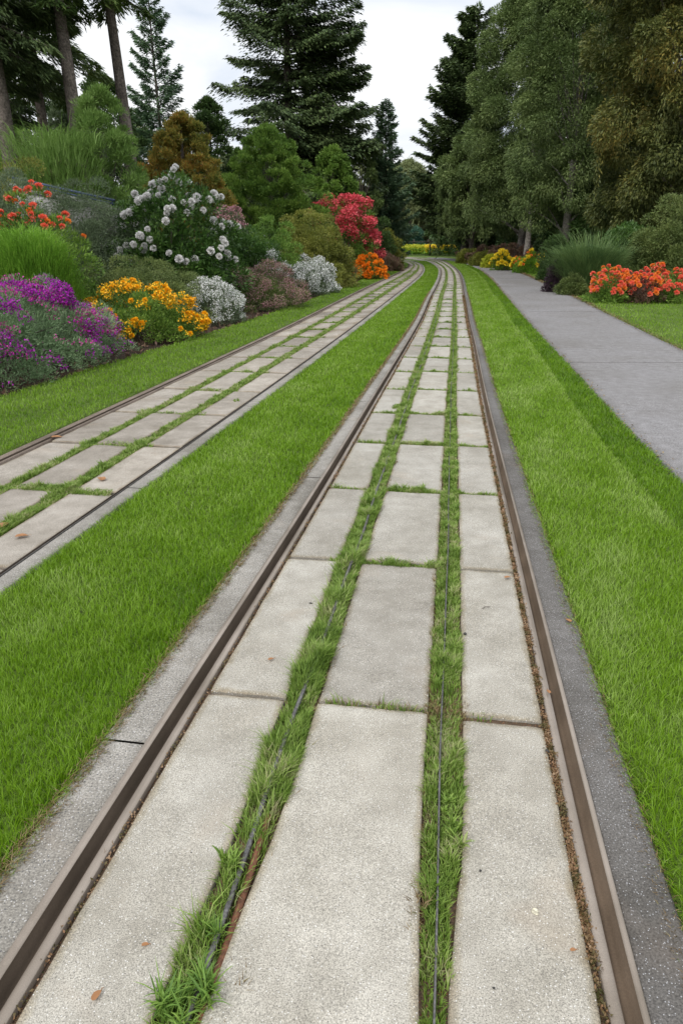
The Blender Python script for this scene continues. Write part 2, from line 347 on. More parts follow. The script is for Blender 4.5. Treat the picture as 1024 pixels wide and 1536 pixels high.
# ---------------------------------------------------------------- ground sheet with the planted bank on the left
def bank(x,y):
    e=BED(np.clip(y,-3,58))-x
    b=np.clip(e/9,0,1); b=b*b*(3-2*b)*.55
    e2=x-13.5; c=np.clip(e2/10,0,1); c=c*c*(3-2*c)*.5
    return np.where(e>0,.04*np.clip(e/.4,0,1)+b,0)+c
gx=np.concatenate([[-1500,-700,-300,-150,-80],np.linspace(-50,-12,20),np.linspace(-11.5,14,103),np.linspace(16,50,18),[80,150,300,700,1500]])
gy=np.concatenate([[-600,-200,-60,-20],np.linspace(-8,80,177),np.linspace(84,140,12),[200,350,800,1800]])
GX,GY=np.meshgrid(gx,gy); GZ=bank(GX,GY)-.09
b=Buf(); w=len(gx); i,j=np.meshgrid(np.arange(len(gy)-1),np.arange(w-1),indexing='ij'); i=i.ravel();j=j.ravel()
b.add(np.stack([GX,GY,GZ],-1).reshape(-1,3),np.stack([i*w+j,i*w+j+1,(i+1)*w+j+1,(i+1)*w+j],1))
tag(b.obj('ground',M['soil'],smooth=True),kind='structure')

# lawns (turf sheets)
off=lambda f,d: (lambda Y: f(Y)+d)
KA=.148; KR=.140
aw=lambda Y: (AR(Y)-AL(Y))/1.4
lawnL=(off(BED,.0),lambda Y: BL(Y)-.10)
lawnM=(lambda Y: BR(Y)+.13*aw(Y),lambda Y: AL(Y)-KA*aw(Y))
lawnR=(lambda Y: AR(Y)+np.interp(Y,[1.1,1.4,1.9,3,60],[.19,.165,.130,.115,.115])*aw(Y),off(PL,-.01))
lawnF=(off(PR,.02),lambda Y: 13.5+0*Y)
for nm,(a,c),y1 in (('lawn',lawnL,58),('lawn',lawnM,58),('lawn',lawnR,60),('lawn',lawnF,44)):
    tag(between(nm,a,c,-3,y1,-.012,M['turf_soil'],n=10,jit=.012),kind='structure')
b=Buf(); b.add([(-14,57,-.045),(12,57,-.045),(12,80,-.045),(-14,80,-.045)],[(0,1,2,3)]); tag(b.obj('lawn',M['turf_soil']),kind='structure')

# asphalt path in long bays with open joints
Yj=[-3,3.2,7.2,10.2,12.6,17.6,24.5,32,40,49,58,66]
pb=Buf()
for k in range(len(Yj)-1):
    y0,y1=Yj[k]+.009,Yj[k+1]-.009
    Ys=np.linspace(y0,y1,max(3,int((y1-y0)/.5)))
    n=12; zt=.003*(k%2)
    rows=[]
    for Y in Ys:
        a,c=float(PL(Y)),float(PR(Y)); tilt=lambda u:(Y- .03*(u-.5)*(c-a))
        e=.006 if Y in (Ys[0],Ys[-1]) else 0
        rows.append([(a,tilt(0),-.10)]+[(a+(c-a)*u,tilt(u),zt-e-(.008 if u in(0.,1.) else 0)) for u in np.linspace(0,1,n)]+[(c,tilt(1),-.10)])
    V=np.array(rows); w=V.shape[1]; i=np.arange(len(Ys)-1)
    n0=pb.n
    pb.add(V.reshape(-1,3),np.concatenate([np.stack([i*w+q,i*w+q+1,(i+1)*w+q+1,(i+1)*w+q],1) for q in range(w-1)]))
    for r,flip in ((V[0],0),(V[-1],1)):
        top=r[1:-1]; bot=top.copy(); bot[:,2]=-.09; m=len(top)
        pb.add(np.concatenate([top,bot]),[(q,q+1,m+q+1,m+q) for q in range(m-1)])
tag(pb.obj('path',M['asphalt']),kind='structure')

Q_=[.9,1.15,1.35,1.6,1.9,3.5,60]
tA=lambda q:np.interp(q,Q_,[-.47,-.47,-.455,-.44,-.45,-.475,-.475]); tB=lambda q:np.interp(q,Q_,[-.335,-.33,-.315,-.285,-.275,-.285,-.285])
tC=lambda q:np.interp(q,Q_,[.325,.325,.315,.30,.295,.292,.292]); tD=lambda q:np.interp(q,Q_,[.40,.41,.425,.455,.472,.468,.468])
# ---------------------------------------------------------------- track paving
def slabs(T, cols_, joints, mat, name, zj=.004, bow=.0028):
    b=Buf()
    for ci,(c0,c1) in enumerate(cols_):
        for k in range(len(joints)-1):
            g=(.008 if joints[k]<3 else .013)+.004*rng.random(); sh=rng.normal(0,.012) if joints[k]<50 else 0
            q0,q1=joints[k]+g+rng.normal(0,.004),joints[k+1]-g+rng.normal(0,.004)
            nu,nv=(14,18) if q0<7 else (6,8)
            e=.05 if q0<7 else .08
            U=np.concatenate([[0,.006,.02],np.linspace(.05,.95,nu),[.98,.994,1]]); Vv=np.concatenate([[0,.006,.02],np.linspace(.05,.95,nv),[.98,.994,1]])
            if q0>12: U=np.array([0,.02,.5,.98,1]); Vv=U
            UU,VV=np.meshgrid(U,Vv)
            q=(q0+(q1-q0)*VV).ravel(); ta,tb=(c0(q),c1(q)) if callable(c0) else (c0,c1); t=ta+(tb-ta)*UU.ravel(); t0,t1=(c0(q0),c1(q0)) if callable(c0) else (c0,c1)
            jn=bow if q0<12 else .002
            # edges wander a little, corners are worn off
            t=t+(np.sin(q*11+ci*3)*.4+np.sin(q*29+k)*.4+rng.normal(0,.35,len(q)))*jn*(np.abs(UU.ravel()-.5)>.46)*np.sign(UU.ravel()-.5)
            q=q+rng.normal(0,.45,len(q))*jn*.8*(np.abs(VV.ravel()-.5)>.47)
            cu=np.minimum(UU,1-UU).ravel()*abs(t1-t0)*.7; cv=np.minimum(VV,1-VV).ravel()*(q1-q0)
            corner=np.clip(1-np.hypot(cu,cv)/.03,0,1)
            d=np.minimum(cu,cv)
            z=rng.normal(0,zj*.6)+np.where(d<.001,-.006,np.where(d<.009,-.0015,0))-corner*.005 + .0012*np.sin(q*5+t*9)
            z=z+ (VV.ravel()-.5)*rng.normal(0,.003)
            xy=T.p(q,t); P=np.stack([xy[:,0],xy[:,1],z],1)
            nU,nV=len(U),len(Vv); i,j=np.meshgrid(np.arange(nV-1),np.arange(nU-1),indexing='ij'); i=i.ravel();j=j.ravel()
            n0=b.n; b.add(P,np.stack([i*nU+j,i*nU+j+1,(i+1)*nU+j+1,(i+1)*nU+j],1),np.clip(d/.05,0,1))
            ring=[0*nU+j for j in range(nU)]+[i*nU+nU-1 for i in range(1,nV)]+[(nV-1)*nU+j for j in range(nU-2,-1,-1)]+[i*nU for i in range(nV-2,0,-1)]
            top=P[ring]; bot=top.copy(); bot[:,2]=-.07; m=len(ring)
            b.add(np.concatenate([top,bot]),[(q_,m+q_,m+(q_+1)%m,(q_+1)%m) for q_ in range(m)])
    return tag(b.obj(name,mat),kind='structure')
JA=[-1.6,-.35,.84,2.28,3.53,4.72,5.92,7.03,8.22,9.4]
while JA[-1]<70: JA.append(JA[-1]+1.17+rng.normal(0,.02))
COLA=[(lambda q:-.872+0*q,tA),(tB,tC),(tD,lambda q:.868+0*q)]
slabs(A,COLA,JA,M['concrete'],'track_paving')
JB=[-1.1,.1,1.25,2.4,3.6,4.78]
while JB[-1]<60: JB.append(JB[-1]+1.15+rng.normal(0,.02))
COLB=[(-.86,-.345),(-.205,.318),(.492,.978)]
slabs(B,COLB,JB,M['old_concrete'],'track_paving')
tag(sweep('track_bed',A,[(-1,-.19,-.08),(-1,.058,-.08),(-1,.062,-.022),(1,-.066,-.018),(1,-.060,-.08),(1,.19,-.08)],M['dirt']),kind='structure')
tag(sweep('track_bed',B,[(-1,-.12,-.07),(-1,.055,-.07),(-1,.060,-.02),(1,-.017,-.02),(1,-.0165,-.07),(1,.16,-.07)],M['dirt']),kind='structure')
def kerb(T,t,o0,o1,mat,cuts):
    s=1 if o1>o0 else -1
    b=Buf()
    for k in range(len(cuts)-1):
        sweep('kerb',T,[(t,o0,-.06),(t,o0,-.004),(t,o0+s*.006,0),(t,o1-s*.012,.001),(t,o1,-.008),(t,o1+s*.004,-.1)],mat,q0=cuts[k]+.006,q1=cuts[k+1]-.004,obj=False,b=b)
    return tag(b.obj('kerb',mat),kind='structure')
kc=[-2,1.95,4.9,7.5,10,13,17,22,27,32,37,42,47,52,70]
kerb(A,-1,-.019,-.175,M['kerb_pale'],kc); kerb(A,1,.010,.150,M['kerb_dark'],[-2,9.5,17,25,34,43,70])
kerb(B,1,.019,.14,M['kerb_pale'],kc)
# grooved tram rails: head on the outside, groove, inner lip
RP=[(-0.0168,-0.07),(-0.0168,0.009),(-0.0143,0.013),(0.0059,0.013),(0.0084,0.01),(0.0109,-0.04),(0.0252,-0.034),(0.037,-0.014),(0.0445,-0.002),(0.0697,-0.002),(0.0714,-0.005),(0.0731,-0.07)]
RPR=[(-.009,-.07),(-.009,.009),(-.006,.012),(.004,.012),(.007,.009),(.016,-.030),(.033,-.033),(.042,-.006),(.044,-.003),(.070,-.003),(.072,-.006),(.074,-.07)]
def rail(T,side,label,mat,prof=RP,t=1.,cut=(4,7),gm='groove_dirt_shade'):
    root=empty('rail',0,0); tag(root,label,'rail',group='grooved tram rails')
    i,j=cut
    for nm,pf,m in (('rail_head',prof[:i+1],mat),('groove',prof[i:j+1],M[gm]),('guard_lip',prof[j:],mat)):
        sweep(nm,T,[(side*t,-side*a,z) for a,z in pf],m,root)
    return root
rail(A,-1,'brown grooved rail along the left edge of the wide track in the middle',M['steel_tan'])
rail(A,1,'brown grooved rail beside the dark kerb on the right edge of the main track',M['steel_tan'],RPR,gm='groove_rust')
RB=[(-.05,-.06),(-.05,.004),(-.045,.007),(.01,.007),(.014,.003),(.018,-.03),(.04,-.03),(.044,0),(.065,-.001),(.068,-.06)]
rail(B,-1,'brown rail at the foot of the flower border lawn, leftmost of all the rails',M['steel_dull'],RB,1.0)
RB2=[(-.018,-.06),(-.018,.001),(-.016,.003),(-.010,.003),(-.008,.001),(-.006,-.03),(.008,-.03),(.011,.0),(.014,.001),(.016,-.06)]
rail(B,1,'thin dark rail slot on the right edge of the narrower left track',M['steel_dark'],RB2,1.0)
# steel bands lying in the grass joints
def band(T,t,label,w,q0,q1,mat,z=.012,wig=.006,und=.004):
    q=np.concatenate([np.arange(q0,8,.06),np.arange(8,q1,.4)]); q=q[q<q1]
    c=T.p(q,t,wig*np.sin(q*2.1)+wig*.6*np.sin(q*5.3)); d=unit(np.gradient(c,axis=0)); n=np.stack([d[:,1],-d[:,0]],1)
    zz=z+und*(np.sin(q*4.1)*.6+np.sin(q*1.7+1)*.5); rows=[]
    for a,h in ((-w,-.012),(-w,0),(-w*.6,.003),(w*.6,.003),(w,0),(w,-.012)):
        rows.append(np.concatenate([c+n*a,(zz+h)[:,None]],1))
    V=np.stack(rows,1); m=6; i=np.arange(len(q)-1); b=Buf()
    b.add(V.reshape(-1,3),np.concatenate([np.stack([i*m+j,i*m+(j+1)%m,(i+1)*m+(j+1)%m,(i+1)*m+j],1) for j in range(m)]))
    return tag(b.obj('steel_band',mat),label,'metal strip')
band(A,-.365,'grey metal strip half buried in the left grass joint of the main track',.007,.2,40,M['steel_grey'],z=.014,wig=.004,und=.006)
band(A,.368,'long grey metal strip running down the right grass joint of the main track',.0032,-1,45,M['steel_grey'],z=.012,wig=.002,und=.011)
b=Buf(); q=np.arange(-.3,1.75,.05); c=A.p(q,-.365,.026+.003*np.sin(q*6)); tube(b,np.concatenate([c,np.full((len(q),1),-.002)],1),.010,8)
tag(b.obj('rusty_bar',M['rust']),'rusty brown bar beside the metal strip in the left grass joint, near the camera','metal bar')

# ---------------------------------------------------------------- grass
def noise2(x,y,s=1.,seed=0):
    return (np.sin(x*2.1*s+seed)*np.cos(y*1.7*s+seed*2)+np.sin(x*4.7*s-y*3.1*s+seed)*.6+np.cos(y*6.3*s+x*2.7*s+1+seed)*.4)/2
def lawn_grass(label,f1,f2,Y0,Y1,d0,stripe,height=.041):
    b=Buf()
    Ys=np.concatenate([np.arange(Y0,10,.1),np.arange(10,Y1,.5)])
    for k in range(len(Ys)-1):
        ya,yb=Ys[k],Ys[k+1]; ym=(ya+yb)/2
        x1,x2=float(f1(ym)),float(f2(ym))
        lo,hi=max(x1,-.47*max(ym,1)-1.4),min(x2,.50*max(ym,1)+1.8)
        if hi<=lo: continue
        dens=d0*min(1,(2.6/max(ym,.1))**1.45); n=int(dens*(hi-lo)*(yb-ya))
        if n<1: continue
        x=rng.uniform(lo,hi,n); y=rng.uniform(ya,yb,n)
        sc=max(1,(ym/2.6))**.72
        u=(x-f1(y))/(f2(y)-f1(y)); w=f2(y)-f1(y); e=np.minimum(u,1-u)*w
        tone=np.clip(stripe(x,y,u)+.17*noise2(x,y,1.1)+.15*noise2(x*1.3,y*.7,3.3,4)+.10*noise2(x,y,9.,1)+rng.normal(0,.15,n),0,1)
        h=height*rng.uniform(.55,1.15,n)*(1+.22*noise2(x,y,3.1,2))*np.clip(.55+e/.12,.55,1)
        # blades at the margins lean outwards over the stone
        az=rng.uniform(0,2*math.pi,n); ed=e<.05; outw=np.where(u<.5,math.pi,0)+rng.normal(0,.7,n)
        az=np.where(ed&(rng.random(n)<.7),outw,az)
        rch=h*rng.uniform(.2,.95,n)+np.where(ed,.012,0)
        blades(b,np.stack([x,y,np.full(n,-.015)],1),az,h,rch,.0029*sc*rng.uniform(.6,1.4,n),2,.3,tone)
    return tag(b.obj('grass',M['lawn']),label,'grass',kind='stuff')
lawn_grass('bright mown grass in the broad band between the two tracks',lawnM[0],lawnM[1],.3,57,21000,lambda x,y,u:.50+.30*np.exp(-((u-.30)/.14)**2)*(.6+.4*noise2(x,y,.8))-.12*(u>.72))
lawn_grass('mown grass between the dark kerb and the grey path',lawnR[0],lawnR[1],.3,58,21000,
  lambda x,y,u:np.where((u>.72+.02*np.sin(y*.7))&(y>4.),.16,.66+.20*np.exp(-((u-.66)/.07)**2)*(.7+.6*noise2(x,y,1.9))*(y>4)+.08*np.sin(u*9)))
lawn_grass('smooth mown grass between the flower border and the left track',lawnL[0],lawnL[1],4,56,9000,lambda x,y,u:.42+.12*np.sin(u*7),.038)
lawn_grass('short shaded grass right of the path below the orange flower bed',lawnF[0],lawnF[1],6,42,5000,lambda x,y,u:.38+.25*(u<.1),.038)

def strip_grass(label,T,zones,mat,h0,dens,name='grass',Ymax=45,brown=0):
    b=Buf()
    for (q0,q1,t0,t1,k) in zones:
        n=int(dens*k*(q1-q0)*abs(t1-t0)*.7)
        if n<1: continue
        q=rng.uniform(q0,q1,n); t=(t0+t1)/2+(t1-t0)*.5*rng.uniform(-1,1,n)*(1+.16*noise2(q*1.3,q*0,2.7)); 
        t=np.clip(t,t0-.03,t1+.03)
        xy=T.p(q,t); 
        clump=noise2(xy[:,0],xy[:,1],5.)+.6*noise2(xy[:,0],xy[:,1],13.,3)
        keep=rng.random(n)<np.clip(.8+clump*.5,.45,1); xy=xy[keep];q=q[keep];t=t[keep];clump=clump[keep];n=len(q)
        sc=max(1,(q0/2.4))**.6
        h=h0*rng.uniform(.35,1.,n)*(1+.45*np.clip(clump,-1,1))*(1+.8*np.clip(noise2(xy[:,0],xy[:,1],19.,5),0,1))
        c=(t0+t1)/2
        side=np.where(np.abs(t-c)>abs(t1-t0)*.3,np.where(t<c,math.pi,0.)+rng.normal(0,1.0,n),rng.uniform(0,6.283,n))
        blades(b,np.stack([xy[:,0],xy[:,1],np.full(n,-.018)],1),side,h,h*rng.uniform(.2,1.0,n),.0034*sc*rng.uniform(.6,1.5,n),2,.4)
    return tag(b.obj(name,mat),label,'grass',kind='stuff')
def zones(t0,t1,qa,qb,kfun=lambda q:1.):
    z=[];q=qa
    while q<qb:
        d=.25 if q<8 else 1.; z.append((q,q+d,float(t0(q+d/2)) if callable(t0) else t0,float(t1(q+d/2)) if callable(t1) else t1,kfun(q)*min(1,(3/max(q,.5))**1.1 if q>3 else 1))); q+=d
    return z
strip_grass('tufty grass filling the left joint of the main track',A,zones(lambda q:tA(q)+.012,lambda q:tB(q)-.01,.5,60,lambda q:1.15 if not(1.2<q<1.52) else .22),M['weed'],.040,105000)
strip_grass('low weedy grass filling the right joint of the main track',A,zones(lambda q:tC(q)+.01,lambda q:tD(q)-.01,.5,60,lambda q:.95 if not 2.12<q<2.42 else .45),M['weed'],.030,105000)
zz=[]
for k,q in enumerate(JA):
    if q<3.3 or q>30: continue
    r=rng.random()
    a,c=-.27,.30
    if q<7.2: r=[.9,.9,.8,.8,.7][min(4,k-4)]
    if r>.15: zz.append((q-.035,q+.04,a,c,1.3*min(1,(6/q))))
    if q>4.: zz.append((q-.015,q+.02,-.85,-.45,.35*min(1,6/q))); zz.append((q-.015,q+.02,.47,.86,.45*min(1,6/q)))
    if r>.7 and q>4.3: zz.append((q-.02,q+.025,.45,.70,.7*min(1,4/q))); zz.append((q-.02,q+.025,-.62,-.45,.5*min(1,4/q)))
    elif q<4: zz.append((q-.02,q+.02,-.54,-.45,.9))
zz.append((2.26,2.30,-.27,.30,.22)); zz.append((2.26,2.30,.5,.62,.2))
for f in range(9,22): zz.append((f+rng.random(),f+1,.29,.5,.05))
strip_grass('longer grass blades standing in the near part of the left joint',A,zones(lambda q:tA(q)+.01,lambda q:tB(q)-.03,.6,3.6,lambda q:1. if not 1.2<q<1.52 else .12),M['weed'],.062,20000)
strip_grass('short grass growing across the slab joints of the main track',A,zz,M['weed'],.036,60000)
strip_grass('low weedy grass in the slab joints of the left track',B,zones(-.34,-.21,2,56)+zones(.325,.485,2,56,lambda q:1.1)+[(q-.05,q+.06,-.4,.6,1.0 if q<5 else .22) for q in JB if 4<q<40]+[(4.72,4.84,.5,.95,.6)],M['weed'],.036,70000)
# dry bits and dead stems in the joints
strip_grass('reddish dry stems lying among the weeds of the main track',A,zones(-.29,-.25,.6,14,lambda q:.5)+zones(.28,.31,.6,14,lambda q:.8)+[(2.2,2.36,.26,.50,2.0),(.55,.8,.42,.5,1.5),(1.35,1.6,.28,.34,1.),(.98,1.08,-.30,-.2,.8),(1.15,1.22,-.28,-.22,1.),(3.49,3.57,-.27,.2,.5),(2.26,2.3,-.27,.55,.5)],M['dry'],.026,20000,name='dry_stems')
# crumbly moss in the gap between the slabs and the rails
b=Buf()
for t,k,o in ((.883,1.,0),(-.884,.10,0)):
    n=int(42000*k); q=.4+ (rng.random(n)**1.7)*22; xy=A.p(q,t,rng.normal(0,.0065,n)); s=np.maximum(1,q/2.5)**.6
    c=noise2(xy[:,0],xy[:,1],9.); ok=rng.random(n)<np.clip(.65+c*.8,.12,1)
    O=np.stack([xy[:,0],xy[:,1],np.full(n,-.012)+rng.random(n)*.012],1)[ok]
    leaves(b,O,rdir(ok.sum())+np.array([0,0,.3]),.009*s[ok]*rng.uniform(.5,1.5,ok.sum()),.006*s[ok])
tag(b.obj('moss',M['moss']),'brown and orange moss crumbs in the gap beside the rail','moss',kind='stuff')
# withered fringe where the lawns meet the kerbs
b=Buf()
for T_,t,o,n,h in ((A,-1,-.160,15000,.035),(A,1,.130,9000,.022)):
    q=.3+rng.random(n)**1.6*24; sg=1 if t<0 else -1
    xy=T_.p(q,t,o+sg*rng.uniform(-.03,.022,n)); s=np.maximum(1,q/2.6)**.7
    blades(b,np.stack([xy[:,0],xy[:,1],np.full(n,-.01)],1),np.where(rng.random(n)<.7,(0 if t<0 else math.pi),rng.uniform(0,6.3,n))+rng.normal(0,.8,n),h*rng.uniform(.3,.9,n),h*rng.uniform(.5,1.2,n),.0032*s,2,.5)
tag(b.obj('dry_grass',M['dry']),'withered grass fringe along the kerbs of the main track','dry grass',kind='stuff')
# a few clover-like rosettes sitting on the slabs and joints
def tuft(px,py,r,h,n,label,mat='weed',w=.009):
    x,y=gnd(px,py); e=Buf(); k=max(4,n//28); ca=rng.uniform(0,6.28,k); cr=r*.62*rng.random(k)**.6; i=rng.integers(0,k,n)
    bx=np.cos(ca[i])*cr[i]+rng.normal(0,r*.07,n); by=np.sin(ca[i])*cr[i]*1.3+rng.normal(0,r*.07,n); az=rng.uniform(0,6.28,n)
    hh=h*rng.uniform(.3,1.,n)*rng.uniform(.6,1.,k)[i]
    blades(e,np.stack([bx,by,np.full(n,-.012)],1),az,hh,hh*rng.uniform(.2,1.1,n),w*rng.uniform(.4,1.2,n),4,.45)
    o=e.obj('grass_tuft',M[mat]); o.location=(x,y,0); return tag(o,label,'plant')
tuft(280,1505,.085,.085,420,'large dark tuft of broad grass blades at the bottom end of the left joint','midgreen',.007)
tuft(345,1300,.06,.06,170,'spreading grass tuft just above the bare rusty bar in the left joint')
tuft(322,1400,.05,.06,120,'small grass tuft beside the bare stretch of metal strip','midgreen',.007)
tuft(676,1215,.045,.035,150,'low leafy weed bulging from the right joint onto the slab')
tuft(684,1255,.05,.055,120,'grass tuft leaning onto the right slab below the leafy weed')
tuft(650,1062,.06,.022,200,'brownish weed patch where the right joint meets the first cross joint','dry',.004)
tuft(520,850,.055,.04,150,'bushy weed at the crossing of left joint and third cross joint')
tuft(598,612,.10,.055,260,'bulging weed clump in the left joint far along the track')
tuft(355,602,.07,.05,90,'isolated weed on the right slab of the left track')

# fallen leaves, stones and twigs
def small_leaf(px,py,s,label,rz=0,mat='deadleaf'):
    x,y=gnd(px,py); e=Buf()
    n=9; a=np.linspace(0,2*math.pi,n,endpoint=False)
    P=np.stack([np.cos(a)*s*(1+.18*np.cos(3*a)),np.sin(a)*s*.6*(1+.2*np.sin(2*a)),.003+.25*s*np.abs(np.sin(a))],1)
    V=np.concatenate([[[0,0,.002]],P]); e.add(V,[(0,1+i,1+(i+1)%n) for i in range(n)])
    tube(e,[(s*.9,0,.004),(s*1.3,s*.1,.006),(s*1.6,s*.05,.003)],.0009,5)
    o=e.obj('fallen_leaf',M[mat]); o.location=(x,y,.004); o.rotation_euler=(0,0,rz); tag(o,label,'leaf',group='fallen leaves')
for a in [(406,991,.013,'curled orange leaf on the left slab beyond the first cross joint',.4),
 (145,1497,.014,'rounded orange leaf on the left slab at the very bottom of the picture',1.),
 (218,1420,.009,'small pale orange leaf on the near left slab above the other one',0),
 (760,868,.018,'dark red leaf on the right slab just below the third cross joint',.2),
 (153,720,.045,'crumpled brown leaf near the slab corner on the left track',2),
 (32,806,.035,'brown leaf on the near right slab of the left track',.3),
 (84,657,.045,'orange leaf by the edge of the lawn on the left track',.1),
 (6,790,.045,'brown leaf in the weeds at the left edge of the picture',1.3),
 (852,933,.016,'orange dry leaf on the outer edge of the dark kerb',2.),
 (822,1040,.012,'reddish leaf in the mossy gap beside the right rail',1.6),
 (858,1428,.008,'tiny orange leaf on the near right slab',0.)]: small_leaf(*a)
def stone(px,py,s,label,mat='pebble',flat=.6,name='pebble',cat='pebble'):
    x,y=gnd(px,py); e=Buf(); nu,nv=10,6
    rows=[]
    for i in range(nv+1):
        ph=math.pi*i/nv
        for j in range(nu):
            a=2*math.pi*j/nu; r=s*(1+.15*math.sin(2*a+px)+.1*math.cos(3*a+py))
            rows.append((r*math.sin(ph)*math.cos(a),r*.75*math.sin(ph)*math.sin(a),s*flat*(1-math.cos(ph))*.5))
    e.add(rows,[(i*nu+j,i*nu+(j+1)%nu,(i+1)*nu+(j+1)%nu,(i+1)*nu+j) for i in range(nv) for j in range(nu)])
    o=e.obj(name,M[mat],smooth=True); o.location=(x,y,-.001); o.rotation_euler=(0,0,px*.7); tag(o,label,cat,group='pebbles on the paving')
for a in [(820,1127,.009,'dark oval pebble near the right end of the right slab'),(720,1306,.0045,'black pebble on the near right slab left of the pale disc'),
 (740,1482,.004,'black speck of stone low on the near right slab'),(697,951,.010,'dark pebble at the left edge of the right slab'),
 (466,905,.008,'dark pebble at the left joint above the orange leaf'),(287,1279,.004,'small dark pebble on the near left slab'),
 (449,1272,.005,'small dark chip on the near middle slab'),(530,1380,.0045,'brown grain on the near middle slab'),(463,1485,.006,'dark chip low on the near middle slab'),
 (393,1482,.004,'tiny dark chip beside the big tuft'),(523,1102,.004,'tiny chip high on the near middle slab'),(612,1215,.0035,'tiny chip beside the right joint')]: stone(*a)
stone(802,1367,.012,'flat pale round stone set in the near right slab','pebble_pale',.12,'pebble_disc','stone')
for px,py,r,l in ((728,912,.5,'short dark twig on the right slab below the red leaf'),(545,1060,0,'thin dry twig lying along the first cross joint')):
    x,y=gnd(px,py); e=Buf(); tube(e,[(-.02,0,.003),(0,.004,.005),(.012,0,.004),(.02,-.006,.003)],.0016,5); o=e.obj('twig',M['bark']); o.location=(x,y,0); o.rotation_euler=(0,0,r); tag(o,l,'twig')

b=Buf(); n=5200; y=4+rng.random(n)**1.3*38; x=PR(y)+rng.normal(.02,.05,n); x[:900]=PL(y[:900])+rng.normal(0,.03,900)
leaves(b,np.stack([x,y,rng.uniform(0,.02,n)],1),rdir(n)*[1,1,.3],.03*rng.uniform(.5,1.3,n)*np.maximum(1,y/14),.016*np.maximum(1,y/14),2.)
tag(b.obj('leaf_litter',M['dry']),'brown leaf litter gathered along the edges of the grey path','leaf litter',kind='stuff')
# ---------------------------------------------------------------- planting
def zg(x,y): return float(bank(np.array(x),np.array(y)))-.09
def dome_clumps(rx,ry,h,nc,rc,low=0.0,flat=.85):
    """clump centres over a domed mound"""
    i=np.arange(nc)+.5; el=np.arcsin(np.clip(low+(1-low)*(i/nc),0,1)); az=i*2.399963+rng.normal(0,.25,nc)
    s=rng.uniform(.72,1.08,nc)
    C=np.stack([rx*np.cos(az)*np.cos(el)**flat*s,ry*np.sin(az)*np.cos(el)**flat*s,h*np.sin(el)*s],1)
    return C
def clump_leaves(b,C,rc,n,L,W,cen,outw=.8,upb=.35,droop=0,jit=.6,zmin=.02,up=.8,shell=.55):
    """n leaves on each of the clumps with centres C and radii rc"""
    m=len(C); rc=np.broadcast_to(rc,(m,)); idx=np.repeat(np.arange(m),n)
    d=rdir(len(idx)); o=unit(C-cen)[idx]
    d=unit(d+o*.55)
    r=rc[idx]*rng.uniform(shell,1.,len(idx))
    P=C[idx]+d*r[:,None]*np.array([1,1,.8])
    ok=P[:,2]>zmin; P=P[ok]; d=d[ok]; o=o[ok]; k=len(P)
    D=unit(d*outw+o*.4+rdir(k)*jit+np.array([0,0,upb-droop]))
    leaves(b,P,D,L*rng.uniform(.6,1.25,k),W*rng.uniform(.7,1.2,k),up)
    return P,D
def stems(b,C,base_r,z0,n,rad,cen=(0,0)):
    for i in rng.choice(len(C),min(n,len(C)),replace=False):
        a=rng.uniform(0,6.28); s=np.array([math.cos(a)*base_r+cen[0],math.sin(a)*base_r+cen[1],z0-.15]); e=C[i]*.92
        mid=(s+e)/2+np.array([0,0,.12*np.linalg.norm(e-s)])+rng.normal(0,.03*np.linalg.norm(e-s),3)
        tube(b,[s,s*.45+mid*.55,mid,mid*.5+e*.5,e],[rad,rad*.8,rad*.6,rad*.4,rad*.15],5)
def head_mesh(name,mat,r,np_,pl,pw,flat=.75):
    b=Buf(); d=rdir(np_); d[:,2]=np.abs(d[:,2])*.9+.02; d=unit(d)
    leaves(b,d*r*.25*np.array([1,1,flat]),d+rdir(np_)*.25,np.full(np_,pl),pw,.3,.15)
    b2=rng.normal(size=(np_//2,3)); leaves(b,unit(b2)*r*.55*np.array([1,1,flat]),unit(b2)+np.array([0,0,.5]),pl*.7,pw,.3,.15)
    return b.mesh(name,mat)
